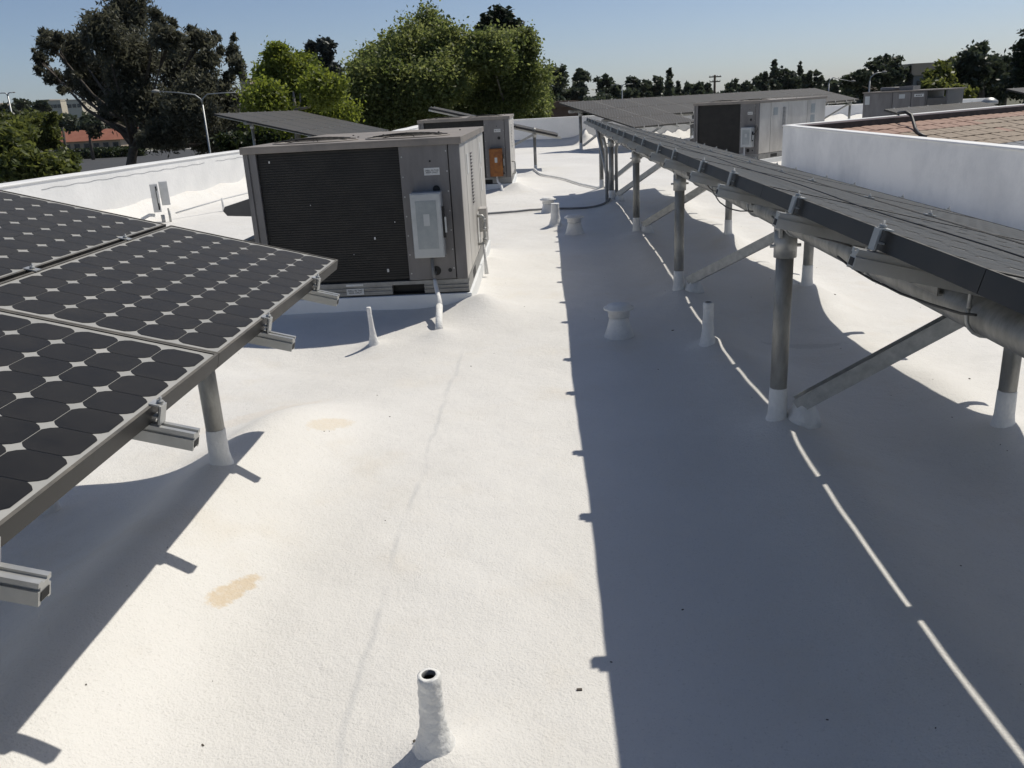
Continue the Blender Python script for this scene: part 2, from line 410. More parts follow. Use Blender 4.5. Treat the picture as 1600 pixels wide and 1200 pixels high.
ROW_POSTS_F = [(1.05, y) for y in (0.6, 3.75, 6.7, 9.8, 13.3, 15.5)]
ROW_POSTS_R = [(1.95, y) for y in (0.5, 3.5, 6.35, 9.15, 12.6)]
for x, y in ROW_POSTS_F: MOUNDS.append((x, y, 0.04, 0.13))
for x, y in ROW_POSTS_R: MOUNDS.append((x, y, 0.10, 0.22))
MOUNDS += [(-0.5, 6.62, 0.13, 0.24), (-0.45, 16.2, 0.16, 0.3), (-0.52, 8.6, 0.06, 0.2), (-1.41, 3.28, 0.03, 0.10), (-0.318, 1.745, 0.05, 0.11), (-1.27, 5.95, 0.05, 0.09), (-0.79, 6.03, 0.05, 0.12),
           (0.49, 5.72, 0.02, 0.15), (0.37, 10.5, 0.02, 0.15), (1.0, 5.25, 0.05, 0.09), (0.13, 11.3, 0.05, 0.12),
           (-0.18, 19.8, 0.1, 0.3), (1.17, 27.7, 0.1, 0.3), (3.2, 5.9, 0.08, 0.2)]

def build_roof():
    xs = np.concatenate([np.arange(-9, -2.6, 0.12), np.arange(-2.6, 3.2, 0.035), np.arange(3.2, 7, 0.12), np.arange(7, 26, 0.4)])
    ys = np.concatenate([np.arange(-4, 1.0, 0.1), np.arange(1.0, 7.5, 0.035), np.arange(7.5, 18, 0.07), np.arange(18, 34, 0.15), np.arange(34, 50, 0.4)])
    X, Y = np.meshgrid(xs, ys); Z = roof_h(X, Y)-H
    nx, ny = len(xs), len(ys)
    V = np.stack([X.ravel(), Y.ravel(), Z.ravel()], 1)
    i, j = np.meshgrid(np.arange(nx-1), np.arange(ny-1)); a = (j*nx+i).ravel()
    Fq = np.stack([a, a+1, a+1+nx, a+nx], 1)
    cx = (X[:-1, :-1]+X[1:, 1:]).ravel()/2; cy = (Y[:-1, :-1]+Y[1:, 1:]).ravel()/2
    lx = np.interp(cy, [p[1] for p in W_L], [p[0] for p in W_L])
    fy = np.interp(cx, [p[0] for p in W_F], [p[1] for p in W_F])
    keep = (cx > lx-0.12) & (cy < fy+0.15)
    # the tiled well to the right is open
    n = (cx-WELL_C[0])*WN.x+(cy-WELL_C[1])*WN.y
    keep &= ~((n > 0.1) & (cx > WELL_C[0]+0.08))
    Fq = Fq[keep]
    me = bpy.data.meshes.new('roof_deck')
    me.vertices.add(len(V)); me.vertices.foreach_set('co', V.ravel())
    me.loops.add(Fq.size); me.loops.foreach_set('vertex_index', Fq.ravel().astype(np.int32))
    me.polygons.add(len(Fq)); me.polygons.foreach_set('loop_start', np.arange(0, Fq.size, 4, dtype=np.int32))
    me.polygons.foreach_set('loop_total', np.full(len(Fq), 4, dtype=np.int32))
    me.polygons.foreach_set('use_smooth', np.ones(len(Fq), dtype=bool))
    me.update(calc_edges=True); me.validate(); me.materials.append(M['roof'])
    tag(link('roof_deck', me), 'white spray foam flat roof surface with low mounds', kind='structure')
build_roof()
b_ = bpy.data.meshes.new('roof_wing'); b_.from_pydata([(-13, 19.9, -H), (-6.4, 19.9, -H), (-4.5, 24.6, -H), (-4.1, 31.9, -H), (-13, 31.9, -H), (-13, 19.9, GZ), (-13, 31.9, GZ), (-6.4, 19.9, GZ), (-4.1, 31.9, GZ)],
    [], [(0, 1, 2, 3, 4), (0, 5, 7, 1), (4, 6, 5, 0), (3, 8, 6, 4)]); b_.materials.append(M['roof'])
tag(link('roof_wing', b_), 'white side roof carrying the left rear solar array', kind='structure')

# ------------------------------------------------------------------ ground, hills, street
def build_ground():
    b = MB(); S = 9000
    b.quad((-S, -S, GZ), (S, -S, GZ), (S, S, GZ), (-S, S, GZ))
    tag(b.build('ground', M['dirt']), 'dry ground around the building', kind='structure')
    b = MB(); b.quad((-200, 40, GZ+.01), (-14, 40, GZ+.01), (-14, 215, GZ+.01), (-200, 215, GZ+.01))
    tag(b.build('car_park', M['asphalt']), 'grey asphalt car park beyond the left parapet', kind='structure')
    b = MB(); b.quad((-200, 218, GZ+.014), (-40, 218, GZ+.014), (-40, 226, GZ+.014), (-200, 226, GZ+.014))
    tag(b.build('pavement', M['concrete']), 'pale pavement strip in front of the red roofed building', kind='structure')
    # hills
    V = []; Fc = []; nx, ny = 90, 8
    for j in range(ny):
        for i in range(nx):
            a = R(-75 + 150*i/(nx-1)); d = 5200 + j*450
            hgt = (90 + 60*math.sin(i*0.31+1) + 34*math.sin(i*0.83) + 22*math.sin(i*1.9+2))*math.sin(math.pi*j/(ny-1))
            hgt *= 1.0 if i < nx*0.38 else 0.02
            V.append((d*math.sin(a), d*math.cos(a), GZ - 4 + max(0, hgt)*1.25))
    for j in range(ny-1):
        for i in range(nx-1):
            a = j*nx+i; Fc.append((a, a+1, a+nx+1, a+nx))
    me = bpy.data.meshes.new('hills'); me.from_pydata(V, [], Fc); me.materials.append(M['hill'])
    me.polygons.foreach_set('use_smooth', [True]*len(Fc))
    tag(link('hills', me), 'pale dry hills on the horizon', kind='structure')
build_ground()

# ------------------------------------------------------------------ parapets
def wall_run(name, pts, ztops, thick, m, label, side=1, zbot=GZ, capover=0.02):
    e = empty(name, (pts[0][0], pts[0][1], zbot)); tag(e, label, 'parapet wall')
    o = Vector((pts[0][0], pts[0][1], zbot))
    def offs(d):
        out = []
        for i, p in enumerate(pts):
            dirs = []
            if i > 0: dirs.append((Vector((*p, 0))-Vector((*pts[i-1], 0))).normalized())
            if i < len(pts)-1: dirs.append((Vector((*pts[i+1], 0))-Vector((*p, 0))).normalized())
            t = sum(dirs, Vector()).normalized(); nrm = Vector((-t.y, t.x, 0))*side
            k = 1/max(0.5, nrm.dot(Vector((-dirs[0].y, dirs[0].x, 0))*side))
            out.append((p[0]+nrm.x*d*k, p[1]+nrm.y*d*k))
        return out
    b = MB(); A = offs(0); B = offs(thick)
    def strip(b, A, B, z0, z1, mi=0):
        n = len(b.v)
        for i in range(len(A)):
            za = z0[i] if isinstance(z0, list) else z0
            for (q, z) in ((A[i], za), (B[i], za), (B[i], z1[i]), (A[i], z1[i])):
                b.v.append((q[0]-o.x, q[1]-o.y, z-o.z))
        for i in range(len(A)-1):
            for k in range(4):
                k2 = (k+1) % 4
                b.face((n+4*i+k, n+4*(i+1)+k, n+4*(i+1)+k2, n+4*i+k2), mi)
        b.face((n, n+1, n+2, n+3)); e_ = n+4*(len(A)-1); b.face((e_+3, e_+2, e_+1, e_))
    strip(b, A, B, zbot, [z-0.03 for z in ztops]); b.build('wall_body', m, e)
    c = MB(); strip(c, offs(-capover), offs(thick+capover), [z-0.03 for z in ztops], list(ztops))
    c.build('wall_cap', M['parapet'], e, bevel=0.012)
    return e

def subdiv(pts, zs, n=6):
    P, Z = [], []
    for i in range(len(pts)-1):
        for k in range(n):
            t = k/n
            P.append((pts[i][0]*(1-t)+pts[i+1][0]*t, pts[i][1]*(1-t)+pts[i+1][1]*t))
            Z.append(zs[i]*(1-t)+zs[i+1]*t + 0.006*math.sin(3.1*(i*n+k)))
    P.append(pts[-1]); Z.append(zs[-1]); return P, Z
p_, z_ = subdiv(W_L, [-0.66, -0.70, -0.69, -0.66, -0.57])
wall_run('parapet_wall', p_, z_, 0.32, M['parapet'], 'long white parapet wall along the left edge of the roof', 1)
p_, z_ = subdiv(W_F, [-0.57, -0.57, -0.86, -1.05])
wall_run('parapet_wall', p_, z_, 0.32, M['parapet'], 'white parapet wall across the far end of the roof behind the large solar array', 1)

lw = [o_ for o_ in bpy.data.objects if o_.name == 'parapet_wall'][0]
for k in range(9):
    t0 = 0.2+k*1.9+random.uniform(0, .8); pts = []
    for j in range(17):
        yy = 4.0+t0+j*0.11; xx = np.interp(yy, [p[1] for p in W_L], [p[0] for p in W_L])+0.004
        pts.append((xx-lw.location.x, yy-lw.location.y, -0.69-0.14+0.008*math.sin(j*1.3+k)-lw.location.z))
    b = MB(); b.tube(pts, 0.0022, 5); b.build('coating_crack', M['conduit'], lw)

# tiled well to the right
c0 = Vector((*WELL_C, 0))
far_end = c0 + WD*15
wall_run('parapet_wall', [(4.80, 1.0), (4.82, 17.8)], [-0.69, -0.69], 0.14, M['wellwall'],
         'tall smooth white wall of the sunken tiled roof, facing the near solar array', -1, zbot=-3.4)
wall_run('parapet_wall', [(4.82+WD.x*0.12+0.0, 17.8+WD.y*0.12+0.0), (far_end.x, far_end.y)], [-0.69, -0.69], 0.14, M['wellwall'],
         'white topped wall with dark inner face behind the clay tiles', -1, zbot=-3.4)

def tile_roof():
    e = empty('tiled_roof', (c0.x, c0.y, -2.0)); tag(e, 'sloping clay tile roof sunk between the white walls', 'tiled roof')
    o = Vector(e.location); T = R(12.5)
    dn = Vector((WN.x*math.cos(T), WN.y*math.cos(T), -math.sin(T))); nr = WD.cross(dn).normalized()
    if nr.z < 0: nr = -nr
    rot = Matrix((-WD, dn, nr)).transposed().to_3x3()
    # dark flashing on the inner face of the far wall
    f = MB(); a = c0 + WN*0.143 + WD*0.2
    f.quad(a+Vector((0, 0, -1.25))-o, a+WD*14.5+Vector((0, 0, -1.25))-o, a+WD*14.5+Vector((0, 0, -0.735))-o, a+Vector((0, 0, -0.735))-o)
    f.build('flashing', M['felt'], e)
    u = MB(); a = c0+WN*0.16+Vector((0, 0, -0.90)) + WD*0.2
    u.quad(a-o, a+WD*14.5-o, a+WD*14.5+dn*7-o, a+dn*7-o); u.build('underlay', M['felt'], e)
    # one tile: slightly dished slab
    TW, TL = 0.33, 0.37
    t = MB()
    prof = [(-TW/2, 0.002), (-TW*0.30, 0.008), (-TW*0.02, 0.010), (TW*0.2, 0.007), (TW*0.38, 0.003), (TW/2-0.008, 0.004),
            (TW/2-0.008, -0.010), (TW*0.2, -0.010), (-TW*0.02, -0.008), (-TW*0.30, -0.010), (-TW/2, -0.012)]
    t.prism(prof, (0, -TL/2, 0), (1, 0, 0), (0, 0, 1), (0, 1, 0), TL)
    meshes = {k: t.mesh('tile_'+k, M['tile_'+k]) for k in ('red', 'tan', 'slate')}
    for r_ in range(10):
        for c_ in range(38):
            s_ = 0.45 + c_*TW + (r_ % 2)*0.1
            if s_ > 13.6: continue
            q = c0 + WN*0.17 + Vector((0, 0, -0.855)) + WD*s_ + dn*(0.18 + r_*0.345)
            q += nr*random.uniform(-0.004, 0.006)
            k = 'red' if (r_ == 0 or (r_ == 1 and s_ < 6)) else ('slate' if r_ >= 6 else 'tan')  # bottom courses take the colour with shade painted in
            if random.random() < 0.08: k = 'red' if k == 'tan' else k
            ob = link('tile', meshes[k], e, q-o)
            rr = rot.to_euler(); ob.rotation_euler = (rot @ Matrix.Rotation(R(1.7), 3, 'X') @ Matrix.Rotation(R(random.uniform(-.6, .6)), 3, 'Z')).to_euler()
tile_roof()
fl = MB(); fl.quad((4.9, 0, -3.35), (22, 0, -3.35), (22, 30, -3.35), (4.9, 18.4, -3.35))
tag(fl.build('well_floor', M['felt']), 'dark floor of the sunken well', kind='structure')

# ------------------------------------------------------------------ solar arrays
T = 0.2527; CT, ST = math.cos(T), math.sin(T)
GAP = 0.022
GY = 0.003
def cell_poly(p=0.1236, ch=0.0245):
    h = p/2; pts = []
    for sx, sy in ((1, 1), (-1, 1), (-1, -1), (1, -1)):
        a = (sx*h, sy*(h-ch)); b = (sx*(h-ch), sy*h)
        mid = (sx*(h-ch*0.42), sy*(h-ch*0.42))
        seq = [a, mid, b] if sx*sy > 0 else [b, mid, a]
        pts += seq
    return pts
_mod_cache = {}
def module_meshes(wd, ln, nx, ny):
    key = (wd, ln)
    if key in _mod_cache: return _mod_cache[key]
    f = MB(); D = 0.046; lip = 0.009
    # backsheet under glass
    f.quad((-wd/2+lip, -ln/2+lip, -0.003), (wd/2-lip, -ln/2+lip, -0.003), (wd/2-lip, ln/2-lip, -0.003), (-wd/2+lip, ln/2-lip, -0.003), 1)
    fr = MB()
    for sx in (-1, 1):
        fr.box((sx*(wd/2-lip/2), 0, -D/2-0.0004), (lip, ln, D-0.0008), 0)
        fr.box((sx*(wd/2-lip/2), 0, 0), (lip, ln, 0.0008), 1)
    for sy in (-1, 1):
        fr.box((0, sy*(ln/2-lip/2), -D/2-0.0004), (wd-2*lip, lip, D-0.0008), 0)
        fr.box((0, sy*(ln/2-lip/2), 0), (wd-2*lip, lip, 0.0008), 1)
    f.quad((wd/2-lip, -ln/2+lip, -0.03), (-wd/2+lip, -ln/2+lip, -0.03), (-wd/2+lip, ln/2-lip, -0.03), (wd/2-lip, ln/2-lip, -0.03), 1)
    pit = 0.1262
    cellm = MB(); poly = cell_poly()
    cellm.v = [(x, y, 0) for x, y in poly]; cellm.face(range(len(poly)), 0)
    allc = MB(); spots = []
    for i in range(nx):
        for j in range(ny):
            cx, cy = (i-(nx-1)/2)*pit, (j-(ny-1)/2)*pit; spots.append((cx, cy))
            n = len(allc.v); allc.v += [(cx+x, cy+y, -0.0016) for x, y in poly]
            allc.face(range(n, n+len(poly)))
    r = dict(back=f.mesh('module_laminate', [M['frame'], M['back']]), frame=fr.mesh('module_frame', [M['frame'], M['frametop']]),
             cell=cellm.mesh('solar_cell', M['cell']), cells=allc.mesh('cell_sheet', M['cell']), spots=spots)
    _mod_cache[key] = r; return r

RAIL_POLY = [(-0.02, 0), (-0.02, -0.014), (-0.014, -0.014), (-0.014, -0.024), (-0.02, -0.024), (-0.02, -0.062), (-0.012, -0.062), (-0.012, -0.056),
             (0.012, -0.056), (0.012, -0.062), (0.02, -0.062), (0.02, -0.024), (0.014, -0.024), (0.014, -0.014), (0.02, -0.014), (0.02, 0),
             (0.007, 0), (0.007, -0.008), (-0.007, -0.008), (-0.007, 0)]
RAIL_POLY = [(a_, b_*0.76) for a_, b_ in RAIL_POLY]
_rail_cache = {}
def rail_mesh(length):
    k = round(length, 3)
    if k not in _rail_cache:
        b = MB(); b.prism(RAIL_POLY, (0, 0, 0), (0, 1, 0), (0, 0, 1), (1, 0, 0), length)
        # recessed dark slot at the end
        b.box((length+0.0008, 0, -0.031), (0.0012, 0.026, 0.018), 1); b.box((-0.0008, 0, -0.031), (0.0012, 0.026, 0.018), 1)
        _rail_cache[k] = b.mesh('rail', [M['alu'], M['black']])
    return _rail_cache[k]
def clamp_meshes():
    a = MB()      # end clamp: Z bracket outside the frame with a bolt
    a.box((0.020, 0, -0.022), (0.005, 0.034, 0.050)); a.box((0.004, 0, 0.0035), (0.027, 0.034, 0.004))
    a.box((0.010, 0, -0.028), (0.016, 0.034, 0.004))
    a.tube([(0.012, 0, -0.05), (0.012, 0, 0.022)], 0.0036, 8, 1); a.tube([(0.012, 0, 0.005), (0.012, 0, 0.013)], 0.0085, 6, 1)
    b = MB(); b.box((0, 0, 0.0035), (0.045, 0.034, 0.004)); b.tube([(0, 0, -0.03), (0, 0, 0.022)], 0.0036, 8, 1)
    b.tube([(0, 0, 0.005), (0, 0, 0.013)], 0.0085, 6, 1)
    return a.mesh('end_clamp', [M['alu'], M['galv']]), b.mesh('mid_clamp', [M['alu'], M['galv']])
END_CL, MID_CL = clamp_meshes()

def solar_row(label, origin, rz, wd, ln, nx, ny, counts, near_cells=(), stick=0.11, stick_hi=0.055, railoff=0.34, group='rows of tilted solar modules on the roof',
              bands=None, short_rows=None, dirn=1, posts=(), purlins=(), conj=None):
    """origin: high edge, first end; local x runs down the slope, local y along the row"""
    e = empty('solar_array', (origin[0], origin[1], -H), rz); tag(e, label, 'solar array', group)
    z0 = origin[2]+H
    mm = module_meshes(wd, ln, nx, ny)
    def pl(u, v, w_=0.0): return (u*CT + w_*ST, v, z0 - u*ST + w_*CT)
    nb = len(counts); maxc = max(counts)
    for i, n in enumerate(counts):
        for j in range(n):
            u = (i+.5)*wd+i*GAP; v = dirn*((j+.5)*ln+j*GY)
            p = pl(u, v)
            mo = link('module', mm['back'], e, p, (0, T, 0))
            link('module_frame', mm['frame'], mo)
            if (i, j) in near_cells:
                for (cx, cy) in mm['spots']:
                    link('cell', mm['cell'], mo, (cx, cy, -0.0016))
            else:
                ce = link('cell_sheet', mm['cells'], mo)
    for j in range(maxc):
        nbj = sum(1 for n in counts if n > j)
        L_ = nbj*wd+(nbj-1)*GAP
        for s_ in (-1, 1):
            v = dirn*((j+.5)*ln+j*GY) + s_*railoff
            p = pl(-stick_hi, v, -0.050); link('rail', rail_mesh(L_+stick+stick_hi), e, p, (0, T, 0))
            link('end_clamp', END_CL, e, pl(L_, v), (0, T, 0))
            o = link('end_clamp', END_CL, e, pl(0, v), (0, T, 0)); o.rotation_euler = Euler((0, 0, math.pi)).to_matrix().to_euler()
            o.matrix_local = Matrix.Translation(pl(0, v)) @ Matrix.Rotation(T, 4, 'Y') @ Matrix.Rotation(math.pi, 4, 'Z')
            for k in range(1, nbj): link('mid_clamp', MID_CL, e, pl(k*(wd+GAP)-GAP/2, v), (0, T, 0))
    return e, pl

# posts, purlins, braces -----------------------------------------------------
def post_parts(e, ox, oy, rz, x, y, ztop, r=0.038, boot=0.17, collar=True, seg=16):
    """x,y,ztop in world coordinates relative to local frame of e when rz = 0"""
    c, s_ = math.cos(rz), math.sin(rz)
    wx, wy = ox+c*x-s_*y, oy+s_*x+c*y
    zb = rz_(wx, wy)+H
    b = MB(); b.tube([(x, y, zb-0.05), (x, y, ztop-0.005)], r, seg); b.build('post', M['pipe'], e)
    b = MB(); b.lathe([(r*1.9, -0.05), (r*1.4, -0.015), (r*1.2, 0.012), (r*1.12, 0.04), (r*1.08, boot*0.6), (r*1.05, boot*.85), (r*1.0, boot*.85+0.003)], (x, y, zb-0.01), 16, wob=0.025)
    b.build('foam_boot', M['foam'], e)
    if collar:
        b = MB(); b.tube([(x, y, ztop-0.10), (x, y, ztop+0.015)], r*1.3, seg)
        b.tube([(x-r*1.75, y, ztop-0.05), (x+r*1.75, y, ztop-0.05)], 0.008, 6)
        b.box((x-r*0.9, y, ztop+0.035), (0.012, 0.10, 0.09)); b.box((x+r*0.9, y, ztop+0.035), (0.012, 0.10, 0.09))
        b.build('post_collar', M['galv'], e)

def brace(e, a, b_, wd=0.07):
    a, b_ = Vector(a), Vector(b_); d = (b_-a).normalized(); L_ = (b_-a).length
    side = d.cross(Vector((0, 0, 1))).normalized(); up = side.cross(d)
    w2, t = wd/2, 0.004
    prof = [(-w2, w2), (-w2, -w2), (w2, -w2), (w2, w2), (w2-t, w2), (w2-t, -w2+t), (-w2+t, -w2+t), (-w2+t, w2)]
    m_ = MB(); m_.prism(prof, a, side, up, d, L_); m_.build('brace', M['galv'], e)

# --- right hand array (runs past the viewer)
YE = 15.71; NR = 12
rotR = -0.0035
eR, plR = solar_row('long low solar array on steel pipe legs passing close on the right', (0.775+0.0035*13, YE, -0.318), rotR, 0.798, 1.576, 6, 12, [NR, NR], dirn=-1, railoff=0.335)
def loc(P, e):   # world -> local of array empty
    v = Matrix.Rotation(-e.rotation_euler.z, 3, 'Z') @ (Vector(P)-Vector(e.location)); return v
def row_structure(e, fr, rr, ztf, ztr, y0, y1, xf, xr, rf=0.050):
    for x, y in fr:
        q = loc((x, y, 0), e); post_parts(e, e.location.x, e.location.y, e.rotation_euler.z, q.x, q.y, ztf+H)
    for x, y in rr:
        q = loc((x, y, 0), e); post_parts(e, e.location.x, e.location.y, e.rotation_euler.z, q.x, q.y, ztr+H, r=0.036)
    for x, z, r in ((xf, ztf+0.065, rf), (xr, ztr+0.06, 0.045)):
        b = MB(); b.tube([loc((x, y0, z), e), loc((x, y1, z), e)], r, 18); b.build('purlin', M['pipe'], e)
row_structure(eR, ROW_POSTS_F, ROW_POSTS_R, -0.602, -0.832, -2.5, YE+0.1, 1.05, 1.95)
for (yf, yb) in ((0.6, 0.5), (3.75, 3.45), (6.7, 5.9), (9.8, 9.1), (13.3, 12.6), (15.5, 15.0)):
    zf = rz_(1.14, yf)
    brace(eR, loc((1.13, yf-0.03, zf+0.07), eR), loc((1.92, yb, -0.80), eR), 0.068)
    b = MB(); q = loc((1.16, yf-0.03, zf+0.03), eR)
    b.lathe([(0.09, -0.06), (0.062, 0.0), (0.05, 0.035), (0.03, 0.065), (0.0, 0.075)], q, 12, wob=0.12); b.build('foam_lump', M['foam'], eR)
# U straps over the purlin at each rail, and slotted splice plates
for j in range(NR):
    for s_ in (-1, 1):
        yy = YE - ((j+.5)*1.576+j*GY) + s_*0.335
        if yy < -1: continue
        for x, z, r in ((1.05, -0.537, 0.053), (1.95, -0.772, 0.048)):
            q = loc((x, yy+0.05, z), eR); b = MB()
            pts = [(q.x+r*math.cos(a), q.y, q.z+r*math.sin(a)) for a in np.linspace(R(-200), R(20), 13)]
            b.tube(pts, 0.005, 6); b.tube([pts[0], (pts[0][0], q.y, q.z+r+0.03)], 0.005, 6); b.tube([pts[-1], (pts[-1][0], q.y, q.z+r+0.03)], 0.005, 6)
            b.build('u_bolt', M['galv'], eR)
def slotted_plate(y, L_=0.42):
    """perforated steel strip bolted along the purlin, seen from the walkway side"""
    q = loc((0.992, y, -0.487), eR); b = MB()
    b.box(q, (0.005, L_, 0.062)); b.box(q+Vector((0.02, 0, -0.031)), (0.045, L_, 0.005))
    for k in range(5):
        b.box(q+Vector((-0.0035, (k-2)*L_/5.4, 0.004)), (0.003, 0.030 if k % 2 else 0.02, 0.014 if k % 2 else 0.02), 1)
    b.build('slotted_bracket', [M['pipe'], M['black']], eR)
for yy in (2.36, 4.35, 6.0): slotted_plate(yy)
# thin cables laid along the modules
for u, zo in ((0.30, 0.012),):
    pts = []
    for k in range(61):
        y = -16.0*k/60 - 0.3
        p = plR(u+0.006*math.sin(k*1.3), y, 0.006+0.003*math.sin(k*0.9)); pts.append(p)
    b = MB(); b.tube(pts, 0.0022, 5); b.build('module_cable', M['rubber'], eR)

# module leads sagging between the rails
for k in range(14):
    y0 = 0.9+k*0.92; x0 = random.uniform(0.86, 0.98); pts = []
    for j in range(11):
        t = j/10; pts.append(loc((x0+0.03*math.sin(k+3*t), y0+0.75*t, -0.425-random.uniform(0.06, 0.065)-(0.035+0.02*math.sin(k*2.1))*4*t*(1-t)*0.6), eR))
    b = MB(); b.tube(pts, 0.0032, 6); b.build('module_lead', M['rubber'], eR)
for k in range(4):
    q = loc((0.95, 2.3+k*3.1, -0.47), eR); b = MB(); b.box(q, (0.10, 0.12, 0.03)); b.build('junction_box', M['black'], eR)

# --- left hand array
LB = [(0, 0), (1, 0), (0, 1), (1, 1)]
hx, hz = -0.981-1.618*CT, -0.663+1.618*ST
eL, plL = solar_row('near left solar array of dark square-cell modules beside the sunlit ridge', (hx, 3.977, hz), 0, 0.798, 1.576, 6, 12, [4, 4], near_cells=LB, dirn=-1, railoff=0.345)
row_structure(eL, [(-1.41, 3.28), (-1.41, 0.4)], [(-2.2, 3.28), (-2.2, 0.4)], -0.73, -0.53, -2.2, 3.85, -1.41, -2.2)

# --- table left behind the first cabinet (D)
eD, plD = solar_row('left rear solar array between the large cabinet and the left parapet', (-8.27, 22.4, 0.13), 0, 1.046, 1.576, 8, 12, [5, 5, 5], dirn=1, group='rows of tilted solar modules on the roof')
row_structure(eD, [(-7.5, 22.9), (-7.5, 28.5)], [(-5.9, 22.9), (-5.9, 28.5)], -0.20, -0.61, 22.4, 30.2, -7.5, -5.9)
# --- table behind the second cabinet (E)
eE, plE = solar_row('short solar table on one visible post behind the cabinet with the rusty box', (-2.55, 20.6, 0.0), 0, 1.0, 1.576, 8, 12, [1, 1, 1], dirn=1)
row_structure(eE, [(-1.9, 21.2)], [(-0.15, 20.9)], -0.35, -0.70, 20.6, 22.2, -1.9, -0.15)
brace(eE, loc((-1.7, 21.1, -1.45), eE), loc((-0.2, 21.0, -0.75), eE), 0.05)
# --- large far array (C)
rC = R(-46)
eC, plC = solar_row('large far solar array angled across the end of the roof', (0.62, 28.5, -0.06), rC, 1.046, 1.576, 8, 12, [10, 10, 2], dirn=1)
for k in range(6):
    yl = 0.6+3.0*k
    for xl, zt in ((0.35, -0.42), (2.5 if k < 2 else 1.75, -0.88 if k < 2 else -0.72)):
        post_parts(eC, eC.location.x, eC.location.y, rC, xl, yl, zt+H, r=0.05, boot=0.3, seg=10)
    b = MB(); brace(eC, (0.45, yl, 0.15), (1.7, yl, 0.82), 0.06)
for xl, z in ((0.35, -0.36), (1.75, -0.66)):
    b = MB(); b.tube([(xl, 0.1, z+H), (xl, 15.7, z+H)], 0.05, 10); b.build('purlin', M['pipe'], eC)
# --- two small far right arrays
rG = R(-54)
eG, plG = solar_row('low solar array just behind the sunken tiled roof wall', (9.1, 23.9, -0.66), rG, 0.798, 1.576, 6, 12, [3, 3], dirn=1)
for yl in (0.5, 3.8): post_parts(eG, eG.location.x, eG.location.y, rG, 0.4, yl, -0.95+H, r=0.045, seg=10); post_parts(eG, eG.location.x, eG.location.y, rG, 1.2, yl, -1.15+H, r=0.045, seg=10)
eH, plH = solar_row('small solar array at the far right edge of view', (14.3, 28.0, -0.36), rG, 0.798, 1.576, 6, 12, [3, 3], dirn=1)
for yl in (0.5, 3.8): post_parts(eH, eH.location.x, eH.location.y, rG, 0.4, yl, -0.65+H, r=0.045, seg=10); post_parts(eH, eH.location.x, eH.location.y, rG, 1.2, yl, -0.85+H, r=0.045, seg=10)

# ------------------------------------------------------------------ rooftop cabinets
def switch_box(e, x, y, z0, z1, wd, body, door, name='disconnect_switch', dent=True):
    b = MB(); dp = 0.12
    b.box2((x, y-dp, z0), (x+wd, y-0.002, z1), 0)
    b.box2((x+0.006, y-dp-0.006, z0+0.01), (x+wd-0.006, y-dp-0.0005, z1-0.008), 0)
    o = b.build(name, body, e, bevel=0.004)
    c = MB(); c.box2((x+wd*.16, y-dp-0.0085, z0+(z1-z0)*.14), (x+wd*.84, y-dp-0.0065, z1-(z1-z0)*.12), 0)
    c.box2((x+wd*.40, y-dp-0.0105, z0+(z1-z0)*.5), (x+wd*.60, y-dp-0.0089, z0+(z1-z0)*.68), 1)
    c.build('cover', [door, M['boxgrey']], o)
    h_ = MB(); h_.box2((x+wd+0.003, y-dp*0.9, z0+(z1-z0)*.30), (x+wd+0.018, y-dp*0.6, z0+(z1-z0)*.78), 0)
    h_.box2((x+wd+0.018, y-dp*0.95, z0+(z1-z0)*.38), (x+wd+0.03, y-dp*0.75, z0+(z1-z0)*.62), 1)
    h_.build('lever', [M['black'], M['boxgrey']], o)
    return o

